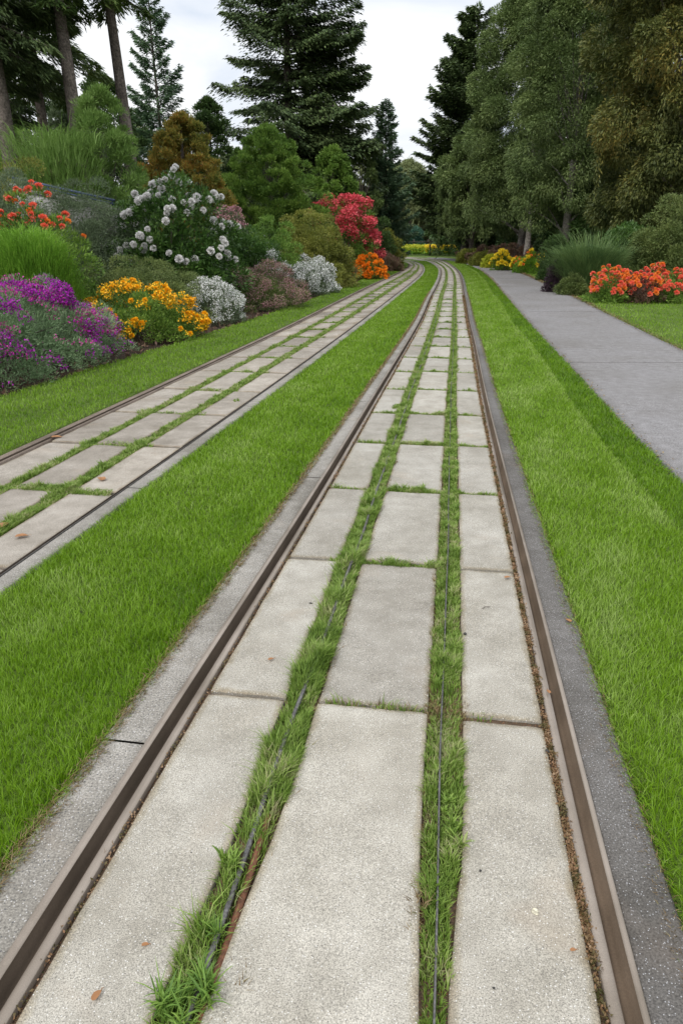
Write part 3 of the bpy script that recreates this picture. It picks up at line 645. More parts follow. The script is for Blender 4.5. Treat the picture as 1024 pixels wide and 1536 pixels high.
def shrub(name,label,cat,x,y,rx,ry,h,mat,rz=0,nc=60,rc=.25,n=300,L=.05,W=.02,low=0.,flowers=None,group=None,parts_stems=14,srad=.02,core=True,**kw):
    root=empty(name,x,y,zg(x,y),rz); tag(root,label,cat,group)
    C=dome_clumps(rx,ry,h,nc,rc,low); cen=np.array([0,0,h*.25]); b=Buf()
    rcs=rc*rng.uniform(.7,1.2,nc)
    P,D=clump_leaves(b,C,rcs,n,L,W,cen,**kw)
    if core:   # inner shoots
        Ci=dome_clumps(rx*.62,ry*.62,h*.62,max(10,nc//3),rc,0.); clump_leaves(b,Ci,rc*1.3,n//2,L*1.6,W*2.2,cen*.4,shell=.2)
    b.obj('foliage',M[mat],root)
    s=Buf(); stems(s,C,min(rx,ry)*.12,0,parts_stems,srad); s.obj('stems',M['bark'],root)
    for fl in (flowers or []):
        kind=fl['kind']; Cn=unit((P-cen)/np.array([rx,ry,h]))
        out=np.linalg.norm((P)/np.array([rx,ry,h]),axis=1)
        vis=P[:,2]>h*fl.get('zmin',.15)
        if kind=='mass':    # too many small florets to count
            pick=np.where(vis&(out>np.quantile(out,fl.get('q',.5))))[0]
            nn=noise2(P[pick,0],P[pick,1]+P[pick,2]*1.7,fl.get('scale',2.),fl.get('seed',0)); pick=pick[nn>fl.get('thr',-9)]
            if fl.get('top'): pick=pick[rng.random(len(pick))<np.clip((P[pick,2]/h-.25)*1.6+fl['top'],0,1)]
            if len(pick)==0: continue
            pk=rng.choice(pick,fl['n'],replace=True)
            e=Buf(); nrm=unit(P[pk]-cen); O=P[pk]+nrm*fl.get('lift',.02)+rdir(len(pk))*fl.get('spread',.02)
            leaves(e,O,nrm*.5+rdir(len(pk))*.8,fl['L']*rng.uniform(.7,1.2,len(pk)),fl['W'],.4)
            tag(e.obj('blossoms',M[fl['mat']],root),kind='stuff')
        else:               # countable flower heads
            me=fl['mesh']; pts=[]; cand=np.where(vis&(out>np.quantile(out,fl.get('q',.8))))[0]; rng.shuffle(cand)
            dmin=fl.get('dmin',.2)
            front=fl.get('front',None)
            for c in cand:
                p=P[c]
                if front is not None:
                    w_=np.array([p[0]*math.cos(rz)-p[1]*math.sin(rz),p[0]*math.sin(rz)+p[1]*math.cos(rz)]) 
                    v_=np.array([-x,-y]); v_=v_/np.linalg.norm(v_)
                    if w_@v_/max(rx,ry)<front and rng.random()<.75: continue
                nz=noise2(p[0],p[2]*1.5+p[1],fl.get('scale',2.),fl.get('seed',0))
                if nz<fl.get('thr',-9): continue
                if all(np.sum((p-q_)**2)>dmin**2 for q_ in pts): pts.append(p)
                if len(pts)>=fl['n']: break
            for p in pts:
                nrm=unit((p-cen)[None,:])[0]; nrm=unit((nrm+np.array([0,0,.5]))[None,:])[0]
                o=link('flower_head',me,root); sc=rng.uniform(.75,1.2)
                o.location=tuple(p+nrm*fl.get('lift',.05)); o.scale=(sc,sc,sc)
                o.rotation_euler=(math.acos(max(-1,min(1,nrm[2]))),0,math.atan2(nrm[1],nrm[0])+math.pi/2)
    return root

W_head=head_mesh('white_head',M['white'],.08,70,.07,.065,.8)
O_head=head_mesh('orange_head',M['orangeyellow'],.06,46,.045,.035,.9)
MG_head=head_mesh('marigold_head',M['marigold'],.10,30,.09,.06)
C_head=head_mesh('coral_head',M['coral'],.07,44,.055,.04,.7)
T_head=head_mesh('tangerine_head',M['tangerine'],.07,44,.055,.04,.7)
Y_head=head_mesh('yellow_head',M['yellow'],.12,24,.12,.08)

def spot(px,D): return at(px,YH,D)[0]
def top(py,D): return at(512,py,D)[1]

# ---- left border, front row
sl=-.23
shrub('flowering_bush','long silvery mound covered in purple flowers at the left edge of the border','bush',-4.55,9.55,1.2,2.55,1.02,'silver',rz=-.22,nc=230,rc=.22,n=330,L=.05,W=.010,upb=.7,jit=.5,
  flowers=[dict(kind='mass',mat='purple',n=13500,L=.03,W=.022,q=.6,thr=.06,scale=1.5,lift=.025,spread=.028,zmin=.12),
           dict(kind='mass',mat='magenta',n=6200,L=.03,W=.022,q=.55,thr=.15,scale=1.9,seed=2.,lift=.03,spread=.028,zmin=.35),
           dict(kind='mass',mat='purple',n=8200,L=.03,W=.022,q=.7,thr=-.1,scale=1.5,lift=.03,spread=.03,zmin=.78)])
shrub('flowering_bush','orange-yellow flowering azalea between the purple mound and the white heath','bush',-3.42,13.05,.98,1.0,.80,'midgreen',rz=-.2,nc=70,rc=.2,n=260,L=.05,W=.018,upb=.5,
  flowers=[dict(kind='heads',mesh=O_head,n=99,dmin=.085,q=.45,scale=1.6,thr=-.15,seed=1.,front=.1,lift=.04),dict(kind='mass',mat='orangeyellow',n=5200,L=.038,W=.03,q=.5,scale=1.6,thr=-.1,seed=1.,lift=.04,spread=.03)])
shrub('heather_bush','rounded white heath beside the orange-yellow azalea','heather',-2.63,15.7,.60,.72,.80,'greygreen',nc=50,rc=.17,n=260,L=.045,W=.010,upb=.7,
  flowers=[dict(kind='mass',mat='whiteheath',n=9500,L=.026,W=.018,q=.35,lift=.02,spread=.03)])
shrub('heather_bush','broad dusky pink heath between the two white heaths','heather',-2.0,18.9,.98,1.35,.92,'heathgreen',rz=-.2,nc=80,rc=.22,n=330,L=.05,W=.011,upb=.7,
  flowers=[dict(kind='mass',mat='pinkheath',n=17000,L=.03,W=.020,q=.35,lift=.02,spread=.035)])
shrub('heather_bush','long white heath beyond the pink heath','heather',-1.08,23.6,.78,1.7,.95,'greygreen',rz=-.2,nc=80,rc=.22,n=300,L=.06,W=.014,upb=.7,
  flowers=[dict(kind='mass',mat='whiteheath',n=15000,L=.036,W=.026,q=.3,lift=.03,spread=.04)])
shrub('heather_bush','small white heath leaning behind the right end of the pink heath','heather',-2.05,21.8,.55,.7,1.22,'greygreen',nc=40,rc=.2,n=240,L=.06,W=.014,upb=.8,
  flowers=[dict(kind='mass',mat='whiteheath',n=5200,L=.034,W=.022,q=.4,lift=.03,spread=.04)])
shrub('shrub','low brown-green shrub between the long white heath and the orange bush','shrub',-.02,28.6,.42,.6,1.05,'bronze',nc=40,rc=.2,n=230,L=.06,W=.025)
shrub('flowering_bush','rounded bright orange bush past the red azalea','bush',1.13,32.2,.60,.6,.86,'olive',nc=50,rc=.2,n=160,L=.06,W=.025,
  flowers=[dict(kind='heads',mesh=MG_head,n=98,dmin=.13,q=.4,lift=.05,front=-.2)])
shrub('heather_bush','low dusky plum heath at the far end of the left border','heather',2.05,40.3,.95,1.7,.85,'bronze',nc=50,rc=.25,n=260,L=.08,W=.03,upb=.6)
# ---- second row
shrub('mound_shrub','low spreading green mound behind the orange-yellow azalea','shrub',-4.05,15.1,1.32,1.1,1.08,'heathgreen',nc=110,rc=.24,n=420,L=.045,W=.012,upb=.2,droop=.2)
shrub('mound_shrub','small upright green mound below the grey-green shrub','shrub',-3.5,16.3,.9,.7,1.02,'heathgreen',nc=50,rc=.2,n=330,L=.05,W=.013)
shrub('rhododendron','tall glossy shrub dotted with big white flower heads','shrub',-3.72,17.6,1.32,1.15,2.62,'glossy',nc=95,rc=.34,n=190,L=.11,W=.04,upb=.1,jit=.7,
  flowers=[dict(kind='heads',mesh=W_head,n=95,dmin=.14,q=.35,zmin=.38,lift=.09,front=.2,scale=1.7,thr=-.25)],srad=.035)
shrub('shrub','fine-leaved grey-green shrub between the tall grass clump and the white rhododendron','shrub',-5.5,16.9,1.15,1.0,2.35,'greygreen',nc=120,rc=.3,n=420,L=.055,W=.015,upb=.1)
shrub('shrub','dark green shrub behind the pink heath','shrub',-2.75,21.6,.95,.95,1.8,'glossy',nc=60,rc=.28,n=300,L=.07,W=.03)
shrub('shrub','loose mid green shrub left of the yellow-green dome','shrub',-2.15,23.6,.85,.9,1.95,'midgreen',nc=60,rc=.26,n=260,L=.08,W=.028,upb=.1)
shrub('mound_shrub','large yellow-green dome-shaped shrub in front of the red azalea','shrub',-1.0,26.9,1.32,1.35,2.25,'olive',nc=150,rc=.3,n=330,L=.075,W=.022,upb=.0,droop=.25)
shrub('azalea','bright red flowering azalea standing above the orange bush','shrub',spot(514,35),35,1.42,1.2,3.35,'midgreen',nc=80,rc=.34,n=200,L=.07,W=.03,
  flowers=[dict(kind='mass',mat='red',n=12000,L=.085,W=.06,q=.35,zmin=.4,scale=.9,thr=-.45,lift=.08,spread=.08)],srad=.04)
shrub('azalea','lower red azalea spilling towards the orange bush','shrub',spot(549,36),36,.62,.6,2.15,'glossy',nc=45,rc=.28,n=200,L=.07,W=.03,
  flowers=[dict(kind='mass',mat='red',n=4200,L=.08,W=.06,q=.45,zmin=.35,lift=.06,spread=.07)])
shrub('shrub','upright variegated shrub right of the red azalea','shrub',2.55,43.2,.72,.8,1.85,'olive',nc=45,rc=.3,n=260,L=.09,W=.04)
shrub('shrub','dark pointed shrub between red azalea and the variegated one','shrub',1.75,41.6,.85,.85,2.6,'deepgreen',nc=50,rc=.34,n=300,L=.1,W=.04)
# grass clump with coral flowers above it
gx_,gy_=-5.05,12.6
root=empty('grass_clump',gx_,gy_,zg(gx_,gy_)); tag(root,'rounded clump of fresh green bamboo-like grass above the purple mound','plant')
b=Buf(); n=26000; az=rng.uniform(0,6.283,n); el=np.arcsin(rng.random(n)); Rr=rng.uniform(.35,1.,n)
Cc=np.stack([np.cos(az)*np.cos(el)**.7*.80,np.sin(az)*np.cos(el)**.7*.80,.45+np.sin(el)*1.22],1)*np.stack([Rr,Rr,.45+.55*Rr],1)
blades(b,Cc,az+rng.normal(0,.5,n),rng.uniform(.10,.26,n),rng.uniform(.1,.30,n),.0085*rng.uniform(.6,1.3,n),3,.62)
n=1500; az=rng.uniform(0,6.283,n); rr=rng.uniform(0,.35,n)
blades(b,np.stack([np.cos(az)*rr,np.sin(az)*rr,np.zeros(n)],1),az,rng.uniform(.7,1.35,n),rng.uniform(.3,.75,n),.010,5,.5)
b.obj('foliage',M['brightgreen'],root)
cx,cy=-5.35,13.9
shrub('flowering_bush','coral red flowers showing above the fresh green grass clump','bush',cx,cy,.85,.6,2.05,'midgreen',nc=50,rc=.25,n=200,L=.08,W=.025,
  flowers=[dict(kind='heads',mesh=C_head,n=34,dmin=.13,q=.6,zmin=.78,lift=.08),dict(kind='heads',mesh=T_head,n=10,dmin=.2,q=.6,zmin=.7,lift=.06)])
shrub('shrub','small shrub with dusky pink spires behind the white rhododendron','shrub',-3.5,25.2,.5,.5,2.45,'greygreen',nc=30,rc=.25,n=200,L=.08,W=.03,
  flowers=[dict(kind='mass',mat='pinkheath',n=1500,L=.06,W=.04,q=.4,zmin=.7,lift=.08,spread=.08)])

# ---- trees
def trunk_tube(b,h,r0,lean=(0,0),n=9,wob=.06,r1=.12,flare=1.35,seg=10):
    t=np.linspace(0,1,n); P=np.stack([lean[0]*t+wob*np.sin(t*5+lean[0]),lean[1]*t+wob*np.cos(t*4),h*t-.3*(t==0)],1)
    rad=r0*(1-(1-r1)*t); rad[0]*=flare; tube(b,P,rad,seg); return P
def conifer(name,label,x,y,h,r,mat,base=.12,nb=90,dens=34,L=.32,W=.075,droop=.35,shape=.9,r0=None,lean=(0,0),gap=0.,tiers=0,group=None,cat='tree',bark='bark',side=None,up0=.1,spread=.30,seedtop=1.0):
    root=empty(name,x,y,zg(x,y)-.02); tag(root,label,cat,group)
    tb=Buf(); r0=r0 or h*.017; P=trunk_tube(tb,h,r0,lean,11,.05,.06); fb=Buf()
    for k in range(nb):
        u=(k+rng.random())/nb
        if tiers: u=(np.floor(u*tiers)+.5+rng.normal(0,.16))/tiers
        u=min(max(u,0),.995); z=h*(base+(1-base)*u)
        env=(1-u)**shape*(1 if u>.08 else .6+5*u)
        ln=r*env*rng.uniform(.55,1.12)+.12
        if gap and rng.random()<gap: ln*=.45
        az=k*2.399963+rng.normal(0,.4)
        if side is not None and rng.random()<.35: az=side+rng.normal(0,.5)
        i=min(int(z/h*10),9); f=z/h*10-i; o=P[i]*(1-f)+P[i+1]*f; o[2]=z
        d=np.array([math.cos(az),math.sin(az),0]); m=6; t=np.linspace(0,1,m)
        upc=up0*(.4+u)
        pts=o+d*ln*t[:,None]+np.array([0,0,1])*ln*(upc*t-droop*(t**1.7)*(1-.55*u)+.16*t**4)[:,None]+rng.normal(0,.02*ln,(m,3))*t[:,None]
        tube(tb,pts,np.linspace(max(.02,r0*.20*(1-u)+.008),.006,m),4,cap=False)
        nl=int(dens*ln*(1+.5*ln/r)*2.2); tt=rng.uniform(.10,1,nl)**.75
        q=np.stack([np.interp(tt,t,pts[:,a]) for a in range(3)],1)
        lat=np.array([-d[1],d[0],0]); wdt=spread*ln*(1-.65*tt)+.08
        s=rng.normal(0,.5,nl)*wdt
        q=q+lat*s[:,None]+np.array([0,0,1])*(-np.abs(s)*.35*droop*2+rng.normal(0,.05+.03*ln*(1-tt),nl)-.05*rng.random(nl))[:,None]
        D=d*.8+lat*(np.sign(s)*rng.uniform(.2,1.,nl))[:,None]+np.array([0,0,-droop*.8])+rdir(nl)*.35
        leaves(fb,q,D,L*rng.uniform(.5,1.2,nl),W*rng.uniform(.6,1.3,nl),1.1,.1)
    # leading shoot
    nl=int(60*h*.06); q=np.stack([np.full(nl,P[-1][0])+rng.normal(0,.06,nl),np.full(nl,P[-1][1])+rng.normal(0,.06,nl),h*rng.uniform(.96,1.01,nl)],1)
    leaves(fb,q,rdir(nl)*.6+np.array([0,0,.6]),L*.8,W)
    tb.obj('trunk',M[bark],root,smooth=True); fb.obj('crown',M[mat],root)
    return root
def broadleaf(name,label,x,y,h,rx,ry,mat,base=.25,nc=160,rc=.5,n=220,L=.14,W=.06,droop=.2,r0=None,lean=(0,0),top_=.55,group=None,cat='tree',bark='bark',strands=0,ragged=.25,trunks=1,fade=1.,upb=.1,shell=.3):
    root=empty(name,x,y,zg(x,y)-.02); tag(root,label,cat,group)
    tb=Buf(); r0=r0 or h*.02; P=trunk_tube(tb,h*.8,r0,lean,9,.08,.15)
    for k in range(trunks-1):
        a=rng.uniform(0,6.28); e=Buf(); P2=trunk_tube(e,h*.7,r0*.7,(math.cos(a)*rx*.4,math.sin(a)*ry*.4),9,.08,.15)
        tb.add(np.concatenate(e.v),np.concatenate(e.f[4]) )
    # crown envelope: widest at about a third of its height
    u=rng.random(nc)**.85; az=rng.uniform(0,6.283,nc)
    env=np.where(u<.35,.65+u,np.clip(1-(u-.35)/.65,0,1)**top_)*1.0
    lobes=1+ragged*np.sin(az*3+u*7)*.6+rng.normal(0,ragged*.45,nc)
    rr=rng.uniform(.35,1.,nc)**.45*lobes
    C=np.stack([rx*env*rr*np.cos(az)+lean[0]*u,ry*env*rr*np.sin(az)+lean[1]*u,h*(base+(1-base)*u)],1)
    fb=Buf(); cen=np.array([lean[0]*.5,lean[1]*.5,h*(base+.3*(1-base))])
    rcs=rc*rng.uniform(.55,1.25,nc)*(1-.35*u)
    clump_leaves(fb,C,rcs,n,L,W,cen,droop=droop,upb=upb,jit=.7,shell=shell,zmin=.3)
    if strands:
        for k in range(strands):
            i=rng.integers(nc); c=C[i]; ln=rng.uniform(.5,1.6)*rc*2.2; m=int(26*ln/rc*.6)+8; t=rng.random(m)
            wob=rng.normal(0,.08,2)
            q=c+np.stack([wob[0]*t+rng.normal(0,.05*rc*1.5,m),wob[1]*t+rng.normal(0,.05*rc*1.5,m),-ln*t],1)+unit(c-cen)*rcs[i]*.8
            q=q[q[:,2]>.35]
            if len(q): leaves(fb,q,rdir(len(q))*.5+np.array([0,0,-1.]),L,W*.7,.2)
    for i in rng.choice(nc,min(nc,26),replace=False):
        zz_=C[i][2]*rng.uniform(.45,.75); f=min(zz_/(h*.8),1)*8; a=min(int(f),7); o=P[a]*(1-(f-a))+P[a+1]*(f-a)
        mid=o*.5+C[i]*.5+np.array([0,0,.1*rc]); tube(tb,[o,o*.5+mid*.5,mid,C[i]],[r0*.35*(1-.6*zz_/h),r0*.25*(1-.6*zz_/h),r0*.16,.008],5,cap=False)
    tb.obj('trunk',M[bark],root,smooth=True); fb.obj('crown',M[mat],root)
    return root

# big fir left of centre
D=45; conifer('fir_tree','big dark fir towering over the left border against the sky',spot(436,D),D,19.5,5.4,'fir',base=.08,nb=300,dens=88,L=.25,W=.085,droop=.42,shape=.52,gap=.3,r0=.36,up0=.30,side=0.,spread=.34)
D=40; conifer('conifer_tree','slender airy blue-green conifer left of the big fir',spot(252,D),D,13.0,2.0,'bluefir',base=.05,nb=130,dens=90,L=.22,W=.07,droop=.10,shape=.75,gap=.25,up0=.55,r0=.14,spread=.30)
D=47; conifer('conifer_tree','small pointed conifer in the gap of sky near the centre',spot(576,D),D,8.8,2.1,'bluefir',base=.04,nb=150,dens=100,L=.22,W=.07,droop=.05,shape=.8,up0=.45,gap=.1,r0=.12)
D=44; broadleaf('small_tree','small feathery pale green tree left of the small pointed conifer',spot(541,D),D,6.1,1.3,1.3,'larch',base=.05,nc=80,rc=.45,n=190,L=.14,W=.05)
D=42; broadleaf('small_tree','rounded green tree behind the red azalea',spot(500,D),D,5.7,1.9,1.6,'midgreen',base=.04,nc=230,rc=.45,n=240,L=.12,W=.05,upb=.2)
D=33; broadleaf('maple_tree','broad bushy green maple in front of the big fir',spot(405,D),D,5.5,2.15,1.8,'midgreen',base=.04,nc=520,rc=.30,n=190,L=.12,W=.042,ragged=.34,top_=.5,upb=.75)
D=30; broadleaf('maple_tree','amber and orange leaved maple left of the green one',spot(284,D),D,5.3,1.75,1.6,'amber',base=.04,nc=420,rc=.29,n=180,L=.11,W=.045,ragged=.32,top_=.5,upb=.5)
D=36; broadleaf('small_tree','dark bushy tree behind the amber maple',spot(322,D),D,6.6,1.5,1.5,'deepgreen',base=.05,nc=100,rc=.5,n=260,L=.14,W=.06)
# tall pines at the far left: long bare trunks
def tall_pine(label,px,D,pxtop,h,r0,fb0,mat='pine',r=2.6,nb=60,name='pine_tree',**k):
    x0=spot(px,D); lx=(spot(pxtop,D)-x0)*h/(top(0,D))
    return conifer(name,label,x0,D,h,r,mat,base=fb0,nb=nb,dens=k.pop('dens',40)*2.2,L=.24,W=.045,droop=k.pop('droop',.55),shape=.45,r0=r0,lean=(lx,0),group='tall pines on the left',gap=.2,**k)
tall_pine('tall pine with a bare leaning trunk, rightmost of the pines on the left',216,26,193,17.,.235,.47,nb=80,r=2.0,bark='bark')
tall_pine('tall pine with drooping needles, second from the right among the left pines',140,24,124,17.,.25,.42,nb=75,r=2.3)
tall_pine('dark tall pine with thick needle curtains near the left picture edge',34,23,26,16.,.27,.36,nb=85,r=2.6,mat='fir',dens=55)
tall_pine('dark pine between the two leftmost trunks',88,28,80,17.,.22,.34,nb=80,r=2.2,mat='pine',dens=46)
tall_pine('thin dark pine at the very left picture edge',4,25,2,16.,.2,.28,nb=80,r=2.2,mat='fir',dens=50)
x_=spot(-75,14); conifer('pine_tree','pine whose dark bough hangs into the top left corner',x_,14,11,2.5,'pine',base=.60,nb=95,dens=190,L=.15,W=.025,droop=.35,shape=.4,side=0.,r0=.25,group='tall pines on the left')
for k,(px,D,h,r,mt,lb) in enumerate([(60,36,8.2,2.6,'deepgreen','dark rounded tree low behind the leftmost pines'),(172,37,7.6,2.3,'deepgreen','dark rounded tree low between the two right pines'),
  (15,31,5.9,2.1,'midgreen','green bushy tree at the left picture edge below the pines'),(215,45,7.4,2.4,'deepgreen','dark tree at the foot of the slender conifer'),(120,31,5.8,1.6,'greygreen','grey-green tree behind the tall light green reeds')]):
    broadleaf('small_tree',lb,spot(px,D),D,h,r,r,mt,base=.05,nc=120,rc=.55,n=230,L=.16,W=.06,group='bushy trees under the pines')
# light green tall airy shrub
D=22.5; root=broadleaf('willow_shrub','tall airy light green willow shrub behind the dark metal rail',spot(168,D),D,4.9,1.35,1.1,'airy',base=.04,nc=200,rc=.36,n=200,L=.13,W=.022,upb=.6,cat='shrub',r0=.05)
D=21.5; x_=spot(96,D); root=empty('reed_clump',x_,D,zg(x_,D)); tag(root,'tall arching light green reeds left of the willow shrub','plant')
b=Buf(); n=420; az=rng.uniform(0,6.283,n); rr=rng.uniform(0,.9,n)
blades(b,np.stack([np.cos(az)*rr,np.sin(az)*rr,np.zeros(n)],1),az+rng.normal(0,.6,n),rng.uniform(1.4,4.6,n)*rng.uniform(.7,1.,n),rng.uniform(.1,1.3,n),.02,7,.38)
n=5200; az=rng.uniform(0,6.283,n); rr=rng.uniform(0,1.25,n)
blades(b,np.stack([np.cos(az)*rr,np.sin(az)*rr,rng.uniform(.5,3.6,n)],1),az+rng.normal(0,.5,n),rng.uniform(.2,.6,n),rng.uniform(.2,.6,n),.022,4,.62)
b.obj('foliage',M['airy'],root)
for px,D,rx,h,mt,lb in [(20,19.5,1.5,3.2,'olive','olive green hedge mound at the left edge above the coral flowers'),(70,21,1.5,3.3,'heathgreen','clipped green hedge mound behind the dark metal rail'),(8,16.3,.9,2.75,'greygreen','grey-green shrub at the left edge behind the coral flowers')]:
    shrub('hedge',lb,'hedge',spot(px,D),D,rx,.9,h-zg(spot(px,D),D),mt,nc=100,rc=.32,n=330,L=.06,W=.018,droop=.1)
# low stone wall with a dark blue handrail
root=empty('stone_wall',-6.9,18.3,zg(-6.9,18.3)); tag(root,'low grey stone garden wall behind the grey-green shrub','wall')
x0,z0=at(20,268,18.6); x1,z1=at(172,302,18.0)
zb=zg(-6.9,18.3)
b=Buf(); P0=np.array([x0+6.9,.3,z0-zb]); P1=np.array([x1+6.9,-.3,z1-zb]); 
def beam(b,P0,P1,wd,ht,z=0):
    d=P1-P0; d2=unit(np.array([[d[0],d[1],0]]))[0]; n=np.array([-d2[1],d2[0],0]); V=[]
    for P in (P0,P1):
        for a,c in ((-1,-1),(1,-1),(1,1),(-1,1)): V.append(P+n*wd/2*a+np.array([0,0,z+ht/2*c]))
    b.add(V,[(0,1,2,3),(7,6,5,4),(0,4,5,1),(1,5,6,2),(2,6,7,3),(3,7,4,0)])
beam(b,P0,P1,.34,.11,-.16); b.obj('coping',M['stone'],root)
b=Buf(); 
V=[]
for P in (P0,P1):
    V+= [P+np.array([0,-.14,-.22]),P+np.array([0,.14,-.22]),np.array([P[0],P[1]+.14,-.2]),np.array([P[0],P[1]-.14,-.2])]
b.add(V,[(0,1,5,4),(1,2,6,5),(2,3,7,6),(3,0,4,7),(3,2,1,0),(4,5,6,7)]); b.obj('wall',M['stone'],root)
root2=empty('handrail',-6.9,18.3,zb); tag(root2,'dark blue sloping metal handrail above the garden wall','railing')
b=Buf(); beam(b,P0,P1,.07,.05,.02); b.obj('top_rail',M['blue_steel'],root2)
b=Buf(); beam(b,P0,P1,.04,.035,-.055); b.obj('lower_rail',M['blue_steel'],root2)
for t in (.02,.35,.68,.98):
    P=P0*(1-t)+P1*t; b=Buf(); box(b,(P[0],P[1],P[2]-.05),(.03,.03,.12)); b.obj('post',M['blue_steel'],root2)

# ---- right side trees
D=60; conifer('conifer_tree','dark conifer with layered boughs reaching left beside the sky gap',spot(700,D),D,16.6,4.9,'fir',base=.10,nb=260,dens=62,L=.34,W=.11,droop=.12,shape=.58,up0=.35,side=math.pi,r0=.40,gap=.2)
D=47; broadleaf('willow_tree','tall grey-green willow standing behind the path bed',spot(782,D),D,16.0,3.6,3.0,'willow',base=.13,nc=330,rc=1.0,n=1000,shell=.6,L=.15,W=.048,droop=.45,upb=0.,bark='bark_pale',strands=150,ragged=.22,top_=.75,r0=.28,trunks=2)
D=37; broadleaf('willow_tree','grey-green willow nearer the camera with its crown over the path bed',spot(846,D),D,15.5,2.7,2.6,'willow',base=.15,nc=290,rc=.85,n=820,shell=.6,L=.135,W=.042,droop=.45,upb=0.,bark='bark_pale',strands=120,ragged=.2,top_=.35,r0=.22)
D=44; broadleaf('willow_tree','tall willow crown filling the gap between the nearer willow and the cedar',spot(905,D),D,18,3.6,3.,'willow',base=.12,nc=330,rc=.8,n=260,L=.2,W=.07,droop=.4,ragged=.2,top_=.4,bark='bark_pale')
D=52; broadleaf('birch_tree','tall thin-topped tree rising behind the willows',spot(850,D),D,23,3.6,3.2,'willow',base=.35,nc=260,rc=.75,n=230,L=.23,W=.07,droop=.3,ragged=.3,top_=.6,bark='bark_pale')
D=56; broadleaf('small_tree','grey-green tree crown between the dark conifer and the willows',spot(706,D),D,9.0,2.5,2.2,'willow',base=.22,nc=190,rc=.7,n=260,L=.2,W=.07,droop=.4,strands=100)
broadleaf('cedar_tree','huge golden-green cedar filling the top right corner',12.6,29.,19.,4.3,3.8,'cedar',base=.10,nc=560,rc=.80,n=700,shell=.62,L=.15,W=.055,droop=.45,upb=0.,ragged=.2,top_=.35,strands=160,r0=.4)
broadleaf('cedar_tree','second golden-green cedar right behind the huge one',15.6,32.5,20,4.6,3.8,'cedar',base=.10,nc=520,rc=.85,n=280,L=.2,W=.07,droop=.45,upb=0.,ragged=.2,top_=.4,strands=150,r0=.4)
# dark underwood on the right
for px,D,h,r,lb in [(736,60,5.2,2.6,'dark undergrowth tree between the two trunks'),(800,52,5.6,2.6,'dark undergrowth tree right of the pale trunk'),(872,40,5.4,2.3,'dark undergrowth tree behind the ornamental grass'),(935,36,6,2.3,'dark undergrowth tree under the cedar'),(1010,33,5.6,2.3,'dark undergrowth tree behind the laurel shrub'),(690,72,6,3.,'dark undergrowth tree beyond the layered conifer'),(770,66,9,3.4,'dark tree deep behind the willows'),(850,56,9,3.4,'dark tree deep behind the path beds'),(940,48,10,3.6,'dark tree deep behind the cedar')]:
    broadleaf('small_tree',lb,spot(px,D),D,h,r,r*.8,'deepgreen',base=.04,nc=110,rc=.62,n=220,L=.19,W=.08,group='dark undergrowth on the right')
def bare_trunk(label,px,D,r,h,bark,mat,cr):
    return broadleaf('tree',label,spot(px,D),D,h,cr,cr,mat,base=.42,nc=70,rc=.6,n=160,L=.18,W=.06,bark=bark,r0=r,droop=.3)
bare_trunk('thick dark trunked tree at the bend of the track',712,59,.42,8.6,'bark','willow',1.5)
bare_trunk('slender pale trunked tree in the bed beside the path',790,44,.20,8.5,'bark_pale','willow',1.4)
bare_trunk('slim tree just right of the thick dark trunk',723,60,.14,7.5,'bark_pale','deepgreen',1.2)
# ---- beds beyond the path
shrub('shrub','dark upright shrub at the corner of the right lawn beside the path bed','shrub',spot(836,31),31,.5,.6,1.7,'deepgreen',nc=50,rc=.28,n=280,L=.09,W=.03)
shrub('shrub','low plum-leaved shrub left of the orange flower bed','shrub',spot(840,24.2)+.15,24.2,.42,.5,.98,'plumleaf',nc=40,rc=.2,n=260,L=.05,W=.022)
shrub('shrub','low dark green shrub between the plum-leaved shrub and the orange flowers','shrub',spot(864,22.8)+.1,23.0,.42,.4,.6,'heathgreen',nc=40,rc=.18,n=230,L=.05,W=.02)
shrub('laurel_shrub','large mid green laurel behind the orange flower bed','shrub',spot(1010,25),24.6,1.5,1.1,2.55,'heathgreen',nc=120,rc=.36,n=320,L=.09,W=.03,upb=0)
shrub('laurel_shrub','dark laurel between the ornamental grass and the mid green one','shrub',spot(945,26.3),26.3,1.0,.9,2.1,'glossy',nc=80,rc=.34,n=280,L=.09,W=.03,upb=0)
x_=spot(888,23.8); root=empty('ornamental_grass',x_,23.8,zg(x_,23.8)); tag(root,'big fountain of arching blue-green grass beside the orange flowers','plant')
b=Buf(); n=7500; az=rng.uniform(0,6.283,n); rr=rng.uniform(0,.75,n)**1.0
blades(b,np.stack([np.cos(az)*rr,np.sin(az)*rr,np.zeros(n)],1),az+rng.normal(0,.35,n),rng.uniform(.7,1.5,n)*np.where(rng.random(n)<.08,1.35,1),rng.uniform(.15,1.0,n),.016,8,.45)
b.obj('foliage',M['fountain'],root)
